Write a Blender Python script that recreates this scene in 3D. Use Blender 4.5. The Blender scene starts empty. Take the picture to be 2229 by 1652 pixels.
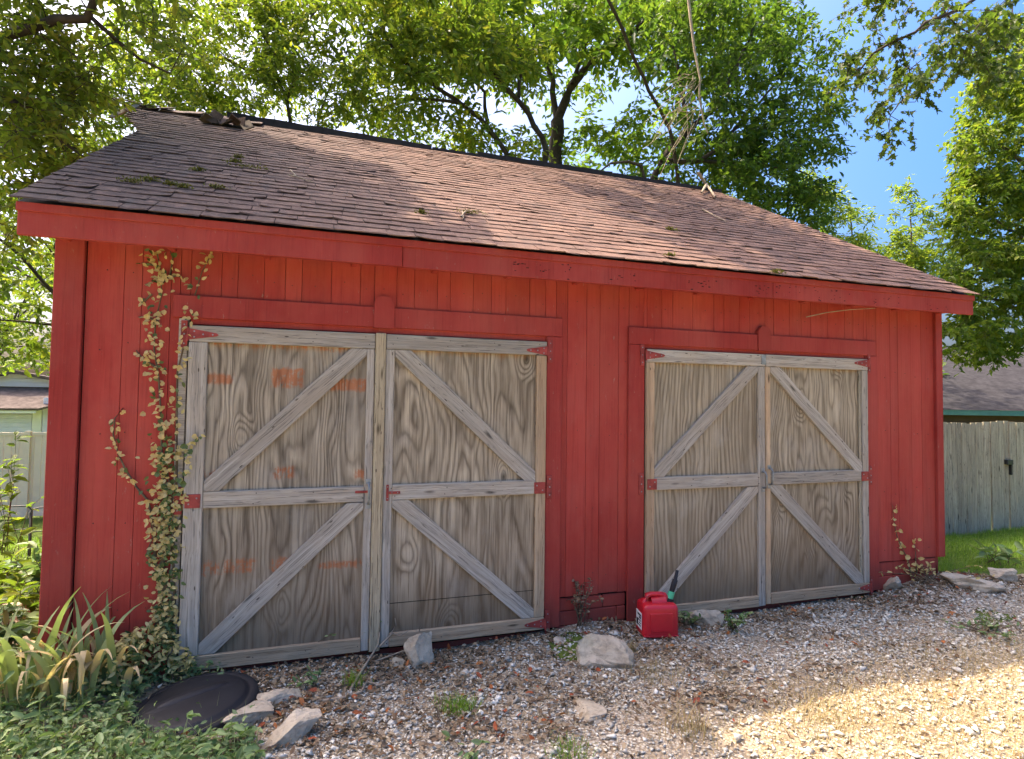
import bpy, bmesh, math, random
import numpy as np
from mathutils import Vector, Matrix, noise as mnoise

random.seed(7)
rng = np.random.default_rng(7)
SC = bpy.context.scene
COL = SC.collection

# ------------------------------------------------------------------ camera
FPX, PW, PH = 1297.52, 2229.0, 1652.0
CAM = np.array([1.466, -4.230, 1.733])
def cam_axes(yaw, p, r):
    cy, sy, cp, sp, cr, sr = math.cos(yaw), math.sin(yaw), math.cos(p), math.sin(p), math.cos(r), math.sin(r)
    right = np.array([cy, -sy, 0]); fw = np.array([sy*cp, cy*cp, sp]); up = np.cross(right, fw)
    return np.array([right*cr + up*sr, up*cr - right*sr, fw])
AX = cam_axes(math.radians(18.465), math.radians(2.249), math.radians(0.762))
cd = bpy.data.cameras.new('camera'); cam = bpy.data.objects.new('camera', cd); COL.objects.link(cam)
cd.sensor_width = 36; cd.lens = 36*FPX/PW; cd.clip_start = 0.05; cd.clip_end = 2000
m = Matrix([[AX[0][i], AX[1][i], -AX[2][i], CAM[i]] for i in range(3)] + [[0, 0, 0, 1]])
cam.matrix_world = m
SC.camera = cam

# ------------------------------------------------------------------ sky, sun, exposure
SUN_EL, SUN_AZ = math.radians(60), math.radians(-47)      # azimuth from straight behind the barn (+y), towards -x
sun_dir = Vector((math.sin(SUN_AZ)*math.cos(SUN_EL), math.cos(SUN_AZ)*math.cos(SUN_EL), math.sin(SUN_EL)))
world = bpy.data.worlds.new('World'); SC.world = world; world.use_nodes = True
wn = world.node_tree.nodes; wl = world.node_tree.links
bg = wn['Background']
sky = wn.new('ShaderNodeTexSky'); sky.sky_type = 'NISHITA'; sky.sun_disc = False
sky.sun_elevation = SUN_EL; sky.sun_rotation = SUN_AZ
sky.air_density = 0.75; sky.dust_density = 10.0; sky.ozone_density = 6.0
hsv = wn.new('ShaderNodeHueSaturation'); hsv.inputs['Saturation'].default_value = 1.62
wl.new(sky.outputs[0], hsv.inputs['Color']); wl.new(hsv.outputs[0], bg.inputs[0]); bg.inputs[1].default_value = 0.15
sd = bpy.data.lights.new('sun', 'SUN'); sd.energy = 2.25; sd.angle = math.radians(0.53); sd.color = (1.0, 0.93, 0.82)
sun = bpy.data.objects.new('sun', sd); COL.objects.link(sun)
sun.rotation_euler = sun_dir.to_track_quat('Z', 'Y').to_euler(); sun.location = (-8, 10, 20)
SC.view_settings.view_transform = 'Standard'; SC.view_settings.look = 'None'
SC.view_settings.exposure = 2.12; SC.view_settings.gamma = 1.0
SC.view_settings.use_white_balance = True; SC.view_settings.white_balance_temperature = 7700.0; SC.view_settings.white_balance_tint = 11.0   # shade balance


# ------------------------------------------------------------------ helpers
def ray(px, py):
    return AX.T @ np.array([(px-PW/2)/FPX, -(py-PH/2)/FPX, 1.0])
def at(px, py, Y):                      # measured picture point -> point on the upright plane y = Y
    d = ray(px, py); return CAM + d*(Y-CAM[1])/d[1]
def onground(px, py, z=0.0):
    d = ray(px, py); return CAM + d*(z-CAM[2])/d[2]

def tag(o, label=None, cat=None, group=None, kind=None):
    if label: o['label'] = label
    if cat: o['category'] = cat
    if group: o['group'] = group
    if kind: o['kind'] = kind
    return o
def empty(name, loc=(0, 0, 0), rz=0.0, parent=None):
    o = bpy.data.objects.new(name, None); COL.objects.link(o); o.location = loc; o.rotation_euler = (0, 0, rz)
    o.empty_display_size = 0.1
    if parent: o.parent = parent
    return o
def link(name, me, parent=None, mat=None):
    o = bpy.data.objects.new(name, me); COL.objects.link(o)
    if mat and not me.materials: me.materials.append(mat)
    if parent: o.parent = parent
    return o
def mesh_np(name, verts, faces, mat, parent=None, smooth=False):
    """faces: (N,3) or (N,4) numpy array or list of tuples"""
    me = bpy.data.meshes.new(name)
    verts = np.asarray(verts, dtype=np.float32)
    if isinstance(faces, np.ndarray):
        n, k = faces.shape
        me.vertices.add(len(verts)); me.vertices.foreach_set('co', verts.ravel())
        me.loops.add(n*k); me.loops.foreach_set('vertex_index', faces.astype(np.int32).ravel())
        me.polygons.add(n); me.polygons.foreach_set('loop_start', np.arange(0, n*k, k, dtype=np.int32))
        me.polygons.foreach_set('loop_total', np.full(n, k, dtype=np.int32))
        me.update(calc_edges=True)
    else:
        me.from_pydata([tuple(map(float, v)) for v in verts], [], faces); me.update()
    if smooth: me.polygons.foreach_set('use_smooth', np.ones(len(me.polygons), dtype=bool))
    return link(name, me, parent, mat)
def chamfer_box_data(hx, hy, hz, c=0.004):
    c = min(c, hx*.45, hy*.45, hz*.45); h = (hx, hy, hz)
    vs, idx = [], {}
    for a in range(3):
        b, d = (a+1) % 3, (a+2) % 3
        for s in (-1, 1):
            for sb in (-1, 1):
                for sdn in (-1, 1):
                    v = [0, 0, 0]; v[a] = s*h[a]; v[b] = sb*(h[b]-c); v[d] = sdn*(h[d]-c)
                    sg = [0, 0, 0]; sg[a], sg[b], sg[d] = s, sb, sdn
                    idx[(a, tuple(sg))] = len(vs); vs.append(v)
    fs = []
    for a in range(3):
        b, d = (a+1) % 3, (a+2) % 3
        for s in (-1, 1):
            q = []
            for sb, sdn in ((-1, -1), (1, -1), (1, 1), (-1, 1)):
                sg = [0, 0, 0]; sg[a], sg[b], sg[d] = s, sb, sdn; q.append(idx[(a, tuple(sg))])
            fs.append(q if s > 0 else q[::-1])
    for a in range(3):                               # edges parallel to axis a between faces b and d
        b, d = (a+1) % 3, (a+2) % 3
        for sb in (-1, 1):
            for sdn in (-1, 1):
                def k(ax, sa):
                    sg = [0, 0, 0]; sg[a], sg[b], sg[d] = sa, sb, sdn; return idx[(ax, tuple(sg))]
                q = [k(b, -1), k(b, 1), k(d, 1), k(d, -1)]
                fs.append(q if sb*sdn < 0 else q[::-1])
    for sx in (-1, 1):
        for sy in (-1, 1):
            for sz in (-1, 1):
                q = [idx[(a, (sx, sy, sz))] for a in range(3)]
                fs.append(q if sx*sy*sz > 0 else q[::-1])
    return vs, fs
def boxes(name, lst, mat, parent=None, c=0.004):
    """lst of (x0,x1,y0,y1,z0,z1) joined to one mesh"""
    V, F = [], []
    for (x0, x1, y0, y1, z0, z1) in lst:
        v, f = chamfer_box_data((x1-x0)/2, (y1-y0)/2, (z1-z0)/2, c); o = len(V)
        V += [(p[0]+(x0+x1)/2, p[1]+(y0+y1)/2, p[2]+(z0+z1)/2) for p in v]; F += [[i+o for i in q] for q in f]
    return mesh_np(name, V, F, mat, parent)
def box(name, x0, x1, y0, y1, z0, z1, mat, parent=None, c=0.004):
    o = boxes(name, [(-(x1-x0)/2, (x1-x0)/2, -(y1-y0)/2, (y1-y0)/2, -(z1-z0)/2, (z1-z0)/2)], mat, parent, c)
    o.location = ((x0+x1)/2, (y0+y1)/2, (z0+z1)/2); return o
def plank(name, p0, p1, width, y0, y1, mat, parent=None, c=0.004, taper=0.0):
    """a board in the facade plane from (x,z) p0 to p1, grain along its own X axis"""
    dx, dz = p1[0]-p0[0], p1[1]-p0[1]; L = math.hypot(dx, dz)
    v, f = chamfer_box_data(L/2, (y1-y0)/2, width/2, c)
    o = mesh_np(name, v, f, mat, parent)
    o.location = ((p0[0]+p1[0])/2, (y0+y1)/2, (p0[1]+p1[1])/2); o.rotation_euler = (0, -math.atan2(dz, dx), 0)
    return o
def tube_data(paths, sides=5):
    """paths: list of (pts(n,3), radii(n)) -> verts, quad faces"""
    V, F, off = [], [], 0
    ang = np.linspace(0, 2*np.pi, sides, endpoint=False)
    for pts, rad in paths:
        pts = np.asarray(pts, float); rad = np.asarray(rad, float); n = len(pts)
        if n < 2: continue
        t = np.gradient(pts, axis=0); t /= np.linalg.norm(t, axis=1, keepdims=True)+1e-9
        ref = np.where(np.abs(t[:, 2:3]) > .9, np.array([[1., 0, 0]]), np.array([[0, 0, 1.]]))
        u = np.cross(t, ref); u /= np.linalg.norm(u, axis=1, keepdims=True)+1e-9; w = np.cross(t, u)
        ring = pts[:, None] + rad[:, None, None]*(np.cos(ang)[None, :, None]*u[:, None]+np.sin(ang)[None, :, None]*w[:, None])
        V.append(ring.reshape(-1, 3))
        i = np.arange(n-1)[:, None]*sides; j = np.arange(sides)[None]; j2 = (j+1) % sides
        F.append(np.stack([off+i+j, off+i+j2, off+i+sides+j2, off+i+sides+j], -1).reshape(-1, 4))
        off += n*sides
    return np.concatenate(V), np.concatenate(F)
def tubes(name, paths, mat, parent=None, sides=5, smooth=True):
    v, f = tube_data(paths, sides); return mesh_np(name, v, f, mat, parent, smooth)
def unit(a): return a/(np.linalg.norm(a, axis=-1, keepdims=True)+1e-9)
LEAF = {
 'oval': (np.array([[0, 0, 0], [.3, .42, .1], [.3, -.42, .1], [.7, .36, .08], [.7, -.36, .08], [1, 0, -.08], [.5, 0, 0]]),
          np.array([[0, 6, 1], [0, 2, 6], [1, 6, 3], [2, 4, 6], [3, 6, 5], [4, 5, 6]])),
 'lance': (np.array([[0, 0, 0], [.4, .5, .12], [.4, -.5, .12], [1, 0, -.12]]), np.array([[0, 3, 1], [0, 2, 3]])),
 'maple': (np.array([[0, 0, 0], [.12, .5, .1], [.45, .28, .05], [.62, .62, .0], [.68, .2, .04], [1, 0, -.1], [.68, -.2, .04], [.62, -.62, 0], [.45, -.28, .05], [.12, -.5, .1]]),
           np.array([[0, 2, 1], [0, 4, 2], [2, 4, 3], [0, 5, 4], [0, 6, 5], [0, 8, 6], [8, 7, 6], [0, 9, 8]])),
}
def leaves(name, pos, axis, nrm, length, width, mat, parent=None, shape='oval'):
    T, F = LEAF[shape]; N = len(pos)
    a = unit(axis); s = unit(np.cross(nrm, a)); n = np.cross(a, s)
    L = np.broadcast_to(length, (N,)); Wd = np.broadcast_to(width, (N,))
    V = pos[:, None]+a[:, None]*(T[None, :, 0:1]*L[:, None, None])+s[:, None]*(T[None, :, 1:2]*Wd[:, None, None])+n[:, None]*(T[None, :, 2:3]*L[:, None, None])
    FF = (F[None]+(np.arange(N)*len(T))[:, None, None]).reshape(-1, 3)
    return mesh_np(name, V.reshape(-1, 3), FF, mat, parent)

# ------------------------------------------------------------------ materials
class NT:
    def __init__(s, name):
        s.m = bpy.data.materials.new(name); s.m.use_nodes = True; s.t = s.m.node_tree; s.n = s.t.nodes
        s.b = s.n['Principled BSDF']; s.out = s.n['Material Output']
    def new(s, typ, **kw):
        x = s.n.new(typ)
        for k, v in kw.items(): setattr(x, k, v)
        return x
    def set(s, sock, v):
        if hasattr(v, 'links') or isinstance(v, bpy.types.NodeSocket): s.t.links.new(v, sock)
        else: sock.default_value = v
    def math(s, op, a, b=0.0, c=0.0, clamp=False):
        x = s.new('ShaderNodeMath', operation=op); x.use_clamp = clamp
        s.set(x.inputs[0], a); s.set(x.inputs[1], b); s.set(x.inputs[2], c); return x.outputs[0]
    def noise(s, vec, scale, detail=3, rough=.55, dist=0.0):
        x = s.new('ShaderNodeTexNoise'); s.t.links.new(vec, x.inputs['Vector'])
        x.inputs['Scale'].default_value = scale; x.inputs['Detail'].default_value = detail
        x.inputs['Roughness'].default_value = rough; x.inputs['Distortion'].default_value = dist; return x.outputs[0]
    def voro(s, vec, scale, feature='F1', out='Distance', rand=1.0):
        x = s.new('ShaderNodeTexVoronoi', feature=feature); s.t.links.new(vec, x.inputs['Vector'])
        x.inputs['Scale'].default_value = scale; x.inputs['Randomness'].default_value = rand; return x.outputs[out]
    def ramp(s, f, stops, interp='LINEAR'):
        x = s.new('ShaderNodeValToRGB'); cr = x.color_ramp; cr.interpolation = interp
        while len(cr.elements) < len(stops): cr.elements.new(.5)
        for e, (p, c) in zip(cr.elements, stops):
            e.position = p; e.color = (c, c, c, 1) if not hasattr(c, '__len__') else (*c, 1)
        s.t.links.new(f, x.inputs[0]); return x.outputs[0]
    def mix(s, f, a, b, mode='MIX'):
        x = s.new('ShaderNodeMix', data_type='RGBA', blend_type=mode)
        for sock, v in ((x.inputs[0], f), (x.inputs[6], a), (x.inputs[7], b)):
            if isinstance(v, tuple): v = (*v, 1) if len(v) == 3 else v
            s.set(sock, v)
        return x.outputs[2]
    def vmap(s, vec, scale=(1, 1, 1), loc=(0, 0, 0), rot=(0, 0, 0)):
        x = s.new('ShaderNodeMapping'); s.t.links.new(vec, x.inputs[0])
        x.inputs['Scale'].default_value = scale; x.inputs['Location'].default_value = loc; x.inputs['Rotation'].default_value = rot
        return x.outputs[0]
    def vadd(s, a, b):
        x = s.new('ShaderNodeVectorMath', operation='ADD'); s.set(x.inputs[0], a); s.set(x.inputs[1], b); return x.outputs[0]
    def xyz(s, v):
        x = s.new('ShaderNodeSeparateXYZ'); s.t.links.new(v, x.inputs[0]); return x.outputs
    def comb(s, x_, y_, z_):
        x = s.new('ShaderNodeCombineXYZ'); s.set(x.inputs[0], x_); s.set(x.inputs[1], y_); s.set(x.inputs[2], z_); return x.outputs[0]
    @property
    def obj(s): return s.new('ShaderNodeTexCoord').outputs['Object']
    @property
    def pos(s): return s.new('ShaderNodeNewGeometry').outputs['Position']
    @property
    def rnd(s): return s.new('ShaderNodeObjectInfo').outputs['Random']
    @property
    def isl(s): return s.new('ShaderNodeNewGeometry').outputs['Random Per Island']
    def bump(s, h, strength=.3, dist=.01):
        x = s.new('ShaderNodeBump'); s.t.links.new(h, x.inputs['Height'])
        x.inputs['Strength'].default_value = strength; x.inputs['Distance'].default_value = dist
        s.t.links.new(x.outputs[0], s.b.inputs['Normal']); return x.outputs[0]
    def done(s, col, rough=.7, spec=.3):
        s.set(s.b.inputs['Base Color'], col if not isinstance(col, tuple) else (*col, 1))
        s.set(s.b.inputs['Roughness'], rough); s.b.inputs['Specular IOR Level'].default_value = spec
        return s.m
def off_vec(n, vec, k=37.0):
    r = n.rnd; return n.vadd(vec, n.comb(n.math('MULTIPLY', r, k), n.math('MULTIPLY', r, k*.37), n.math('MULTIPLY', r, k*.71)))

def m_red(name, base, flecks=.5):
    n = NT(name); v = off_vec(n, n.pos); p = n.pos; Z = n.xyz(p)[2]
    g = n.noise(n.vmap(v, (70, 70, 2.0)), 1.0, 5, .65)
    big = n.noise(n.vmap(p, (1, 1, .6)), 1.3, 5, .62)
    streak = n.noise(n.vmap(p, (11, 11, .45)), 1.0, 4, .65)
    blot = n.noise(n.vmap(v, (5, 5, 2.5)), 1.0, 5, .65)
    c = n.mix(n.ramp(big, [(.32, 0.0), (.70, 1.0)]), tuple(x*.80 for x in base), (base[0]*1.06+.01, base[1]*1.5+.008, base[2]*1.5+.008))
    c = n.mix(n.math('MULTIPLY', n.ramp(streak, [(.46, 0.), (.78, 1.)]), .42), c, tuple(x*.55+.006 for x in base))
    c = n.mix(n.math('MULTIPLY', n.ramp(blot, [(.5, 0.), (.75, 1.)]), .30), c, (base[0]*.9, base[1]*2.2+.01, base[2]*2.4+.01))
    c = n.mix(n.math('MULTIPLY', n.ramp(g, [(.52, 0.), (.70, 1.)]), .38), c, tuple(x*.42 for x in base))
    ch = n.noise(n.vmap(p, (1.6, 1.6, .9)), 1.0, 6, .7); c = n.mix(n.math('MULTIPLY', n.ramp(ch, [(.44, 0.), (.68, 1.)]), .42), c, (base[0]*1.06, base[1]*2.0+.018, base[2]*1.8+.012))
    rv = n.math('MULTIPLY_ADD', n.rnd, .16, .92)
    c = n.mix(1.0, c, n.comb(rv, rv, rv), 'MULTIPLY')
    # splashed dirt low on the wall, ragged upper limit
    dz = n.math('ADD', Z, n.math('MULTIPLY', n.math('SUBTRACT', n.noise(p, 6.0, 5, .65), .5), .55))
    c = n.mix(n.math('MULTIPLY', n.ramp(dz, [(.06, 1.), (.36, 0.)]), .45), c, (.16, .055, .038))
    fl = n.noise(n.vmap(v, (34, 34, 12)), 1.0, 6, .72); fb = n.noise(p, 1.1, 3, .6)
    fm = n.math('MULTIPLY', n.ramp(fl, [(.645, 0.), (.68, 1.)]), n.ramp(fb, [(.40, 0.), (.60, 1.)]))
    c = n.mix(n.math('MULTIPLY', fm, flecks), c, (.34, .25, .19))
    n.bump(n.math('ADD', n.math('MULTIPLY', g, .8), n.math('MULTIPLY', blot, .5)), .5, .005)
    return n.done(c, n.ramp(blot, [(0, .55), (1, .85)]), .16)
def m_wood(name, light, dark, warm, contrast=1.0, upright=False):
    n = NT(name); o = n.obj
    if upright: wx, wy, wz = n.xyz(n.pos); o = n.comb(wz, wx, wy)
    v = off_vec(n, o)
    warp = n.noise(n.vmap(v, (1.5, 6, 6)), 1.0, 3)
    yz = n.vadd(v, n.comb(0.0, n.math('MULTIPLY', warp, .05), n.math('MULTIPLY', warp, .07)))
    g1 = n.noise(n.vmap(yz, (1.0, 38, 38)), 1.0, 6, .68, .2)
    g2 = n.noise(n.vmap(yz, (2.2, 170, 170)), 1.0, 4, .65)
    b = n.noise(n.vmap(v, (2.6, 9, 9)), 1.0, 5, .65)
    b2 = n.noise(n.vmap(v, (1.1, 3, 3)), 1.0, 3, .6)
    c = n.mix(n.ramp(g1, [(.30, 0.), (.66, 1.)]), dark, light)
    c = n.mix(n.math('MULTIPLY', n.ramp(b, [(.40, 0.), (.66, 1.)]), .65), c, warm)
    c = n.mix(n.math('MULTIPLY', n.ramp(b2, [(.45, 0.), (.68, 1.)]), .5), c, tuple(x*.62 for x in light))
    c = n.mix(n.math('MULTIPLY', n.ramp(g2, [(.54, 0.), (.66, 1.)]), .8*contrast), c, tuple(x*.38 for x in dark))
    kn = n.voro(n.vmap(yz, (2.6, 11, 11)), 1.0); km = n.ramp(kn, [(.06, 1.), (.15, 0.)])
    c = n.mix(n.math('MULTIPLY', km, .85), c, tuple(x*.28 for x in dark))
    nl = n.voro(n.vmap(v, (6.5, 22, 22)), 1.0, rand=.7); c = n.mix(n.ramp(nl, [(.07, .85), (.10, 0.)]), c, (.05, .035, .028))
    rv = n.math('MULTIPLY_ADD', n.rnd, .28, .84)
    c = n.mix(1.0, c, n.comb(rv, rv, rv), 'MULTIPLY')
    n.bump(n.math('ADD', g1, n.math('MULTIPLY', g2, .8)), .7, .005)
    return n.done(c, .88, .12)
def m_ply(name, seed, kx=6.0, amp=10.0, patches=(), light=(.575, .475, .34), dark=(.075, .055, .038), knots=1.0):
    """rotary-cut plywood: grain is the contour lines of a slow field. world x / z used, panels stand in the facade"""
    n = NT(name); p = n.pos; X, Y, Z = n.xyz(p)
    v = n.vadd(p, (seed*7.3, 0, seed*3.1))
    h = n.noise(n.vmap(v, (3.6, 1, .80)), 1.0, 2.3, .42, .35)
    fine = n.noise(n.vmap(v, (95, 10, 2.6)), 1.0, 5, .68)
    med = n.noise(n.vmap(v, (24, 10, 1.2)), 1.0, 4, .62)
    blot = n.noise(n.vmap(v, (3.4, 1, 2.0)), 1.0, 5, .65)
    big = n.noise(n.vmap(v, (1.2, 1, .9)), 1.0, 3, .6)
    # knots pull the contours into eyes
    kn = n.voro(n.vmap(v, (2.6, 1, 1.5)), 1.0)
    eye = n.ramp(kn, [(0.0, 1.), (.30, 0.)], 'EASE')
    t = n.math('ADD', n.math('MULTIPLY', X, kx), n.math('MULTIPLY', h, amp))
    t = n.math('ADD', t, n.math('MULTIPLY', eye, 4.0*knots))
    t = n.math('ADD', t, n.math('MULTIPLY', fine, .55))
    fr = n.math('FRACT', t)
    band = n.ramp(fr, [(0, .15), (.16, .7), (.45, 1.), (.74, .6), (.92, .12), (1, .15)])
    fade = n.ramp(n.noise(n.vmap(v, (5, 1, 1.3)), 1.0, 4, .6), [(.32, .45), (.60, 1.)])       # worn smooth in places
    bm_ = n.math('SUBTRACT', 1.0, n.math('MULTIPLY', n.math('SUBTRACT', 1.0, band), n.math('MULTIPLY', fade, .85)))
    mid = tuple((a*.62+b*.38) for a, b in zip(light, dark))
    c = n.mix(n.ramp(big, [(.35, 0.), (.65, 1.)]), mid, light)
    c = n.mix(n.math('MULTIPLY', n.ramp(med, [(.42, 0.), (.72, 1.)]), .55), c, tuple(x*1.5 for x in dark))
    c = n.mix(bm_, dark, c)
    c = n.mix(n.math('MULTIPLY', n.ramp(fine, [(.50, 0.), (.68, 1.)]), .62), c, tuple(x*.75 for x in dark))
    c = n.mix(n.math('MULTIPLY', n.ramp(blot, [(.52, 0.), (.74, 1.)]), .38), c, (.44, .40, .34))     # silvered
    km = n.ramp(kn, [(.03, 1.), (.075, 0.)])
    c = n.mix(n.math('MULTIPLY', km, .85*knots), c, tuple(x*.3 for x in dark))
    crk = n.noise(n.vmap(v, (120, 10, .9)), 1.0, 2, .5); c = n.mix(n.ramp(crk, [(.70, 0.), (.735, .9)]), c, (.035, .025, .018))
    zb = n.math('ADD', Z, n.math('MULTIPLY', n.math('SUBTRACT', blot, .5), .9))
    c = n.mix(n.math('MULTIPLY', n.ramp(zb, [(.2, 1.), (1.0, 0.)]), .62), c, n.mix(.5, c, (.30, .155, .062)))
    zt = n.math('ADD', Z, n.math('MULTIPLY', n.math('SUBTRACT', med, .5), .25)); c = n.mix(n.math('MULTIPLY', n.ramp(n.math('SUBTRACT', zt, 1.2), [(.86, 0.), (.93, 1.)]), .5), c, (.42, .17, .06))
    sp = n.math('ADD', Z, n.math('MULTIPLY', n.math('SUBTRACT', med, .5), .7)); c = n.mix(n.math('MULTIPLY', n.ramp(sp, [(.16, 1.), (.52, 0.)]), .55), c, (.12, .085, .055))
    ws = n.math('MULTIPLY', n.ramp(n.noise(n.vmap(v, (9, 1, .5)), 1.0, 4, .6), [(.52, 0.), (.66, 1.)]), n.ramp(n.noise(n.vmap(v, (2.2, 1, 1.4)), 1.0, 3), [(.42, 0.), (.6, 1.)])); c = n.mix(n.math('MULTIPLY', ws, .5), c, tuple(x*1.1 for x in dark))
    for (x0, x1, z0, z1, st) in patches:
        e = .02
        def inr(val, a, b): return n.math('MULTIPLY', n.math('MULTIPLY_ADD', val, 1/e, -a/e, clamp=True), n.math('MULTIPLY_ADD', val, -1/e, b/e, clamp=True))
        jit = n.math('MULTIPLY', n.math('SUBTRACT', n.noise(n.vmap(v, (22, 1, 14)), 1.0, 5, .7), .5), .07)
        mk = n.math('MULTIPLY', inr(n.math('ADD', X, jit), x0, x1), inr(n.math('ADD', Z, jit), z0, z1))
        pe = n.ramp(n.math('ADD', n.math('MULTIPLY', fine, .45), n.math('MULTIPLY', n.noise(n.vmap(v, (26, 1, 22)), 1.0, 5, .7), .55)), [(.55-.17*st, 0.), (.63-.17*st, 1.)])
        c = n.mix(n.math('MULTIPLY', n.math('MULTIPLY', mk, pe), .80), c, n.mix(bm_, (.20, .065, .028), (.46, .15, .06)))
    n.bump(n.math('ADD', bm_, n.math('MULTIPLY', fine, 1.0)), .55, .004)
    return n.done(c, .88, .12)
def m_leaf(name, cols, trans=.55, rough=.5):
    n = NT(name); r = n.isl
    v = n.pos; big = n.noise(v, .7, 2)
    f = n.math('MULTIPLY_ADD', r, .75, n.math('MULTIPLY', n.math('SUBTRACT', big, .3), .6), clamp=True)
    k = len(cols); c = n.ramp(f, [(i/(k-1), x) for i, x in enumerate(cols)])
    n.done(c, rough, .35)
    tr = n.new('ShaderNodeBsdfTranslucent'); n.t.links.new(n.mix(1.0, c, (1.45, 1.6, .85), 'MULTIPLY'), tr.inputs[0])
    ms = n.new('ShaderNodeMixShader'); ms.inputs[0].default_value = trans
    n.t.links.new(n.b.outputs[0], ms.inputs[1]); n.t.links.new(tr.outputs[0], ms.inputs[2]); n.t.links.new(ms.outputs[0], n.out.inputs[0])
    return n.m
def m_plain(name, col, rough=.6, spec=.4, var=.15, scale=8, metal=0.0, bump=.15):
    n = NT(name); v = off_vec(n, n.obj); a = n.noise(v, scale, 4, .6); b = n.noise(v, scale*9, 3, .6)
    c = n.mix(n.ramp(a, [(.3, 0.), (.7, 1.)]), tuple(x*(1-var) for x in col), tuple(min(1, x*(1+var)) for x in col))
    n.bump(n.math('ADD', a, n.math('MULTIPLY', b, .5)), bump, .004); n.b.inputs['Metallic'].default_value = metal
    return n.done(c, rough, spec)

M = {}
RED = (.42, .042, .030)
M['red'] = m_red('red_barn_paint', RED)
M['red_trim'] = m_red('red_trim_paint', (.355, .034, .026), .6)
M['red_hinge'] = m_plain('red_painted_iron', (.30, .045, .036), .6, .3, .35, 20)
M['grey_wood'] = m_wood('weathered_grey_wood', (.52, .465, .385), (.23, .20, .165), (.40, .32, .235))
M['tan_wood'] = m_wood('weathered_tan_wood', (.62, .46, .30), (.32, .22, .135), (.52, .32, .18))
M['post_wood'] = m_wood('weathered_post_wood', (.50, .41, .27), (.25, .185, .11), (.45, .36, .24), 1.4)
M['fence_wood'] = m_wood('weathered_fence_wood', (.50, .43, .31), (.17, .14, .10), (.40, .36, .25), 1.3, True)
M['dark'] = m_plain('dark_interior', (.012, .011, .010), .9, .1)
M['tar'] = m_plain('black_roofing_felt', (.022, .020, .022), .85, .3, .3, 14)
M['steel'] = m_plain('galvanised_steel', (.30, .31, .30), .6, .4, .3, 20, .7)
M['bark'] = m_plain('grey_brown_bark', (.105, .08, .06), .9, .2, .4, 9, 0, .6)
M['bark_dark'] = m_plain('dark_bark', (.055, .042, .034), .9, .2, .4, 9, 0, .6)
M['twig'] = m_plain('dry_twig', (.34, .26, .18), .85, .2, .3, 12)
M['stem'] = m_plain('vine_stem', (.14, .10, .06), .85, .2, .3, 12)
M['blackplastic'] = m_plain('black_plastic', (.016, .016, .019), .58, .3, .25, 6, 0, .06)
M['blackmetal'] = m_plain('black_wire', (.02, .02, .02), .5, .5)
def m_stone():
    n = NT('pale_limestone'); v = off_vec(n, n.obj)
    a = n.noise(v, 6, 5, .6); b = n.noise(v, 30, 4, .65); d = n.noise(v, 2.5, 3)
    c = n.mix(n.ramp(a, [(.3, 0.), (.7, 1.)]), (.35, .275, .19), (.57, .475, .35))
    c = n.mix(n.math('MULTIPLY', n.ramp(b, [(.5, 0.), (.68, 1.)]), .5), c, (.13, .11, .08))
    c = n.mix(n.math('MULTIPLY', n.ramp(d, [(.5, 0.), (.7, 1.)]), .35), c, (.30, .30, .20))
    n.bump(n.math('ADD', a, b), .7, .012); return n.done(c, .9, .2)
M['stone'] = m_stone()
def m_shingle():
    n = NT('asphalt_shingle'); p = n.pos; r = n.isl
    g = n.noise(p, 260, 2, .6); b = n.noise(p, 3.0, 4, .6); s = n.noise(n.vmap(p, (14, 2, 2)), 1.0, 3)
    rr = n.math('ADD', n.math('MULTIPLY', n.rnd, .5), n.math('MULTIPLY', r, .5))
    c = n.ramp(n.math('FRACT', n.math('MULTIPLY', rr, 7.31)), [(0, (.115, .063, .049)), (.5, (.16, .09, .068)), (1, (.20, .115, .084))])
    c = n.mix(n.math('MULTIPLY', n.ramp(g, [(.4, 0.), (.7, 1.)]), .45), c, (.24, .15, .115))
    c = n.mix(n.math('MULTIPLY', n.ramp(b, [(.50, 0.), (.70, 1.)]), .5), c, (.085, .064, .056))
    XX, YY, ZZ = n.xyz(p); lf = n.math('ADD', n.math('MULTIPLY', XX, .22), n.math('MULTIPLY', b, .9)); c = n.mix(n.math('MULTIPLY', n.ramp(lf, [(.45, 1.), (1.05, 0.)]), .75), c, (.055, .046, .044))  # darker to the left: mossy weathering plus roof shade put into the colour
    be = n.noise(p, 11, 4, .7); c = n.mix(n.math('MULTIPLY', n.ramp(be, [(.5, 0.), (.7, 1.)]), .45), c, (.30, .185, .14))
    c = n.mix(n.math('MULTIPLY', n.ramp(s, [(.55, 0.), (.75, 1.)]), .35), c, (.085, .08, .075))
    n.bump(g, .5, .004); return n.done(c, .92, .2)
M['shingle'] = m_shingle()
M['moss'] = m_leaf('roof_moss', [(.06, .07, .01), (.14, .13, .02), (.20, .17, .03)], .1, .9)
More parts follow.
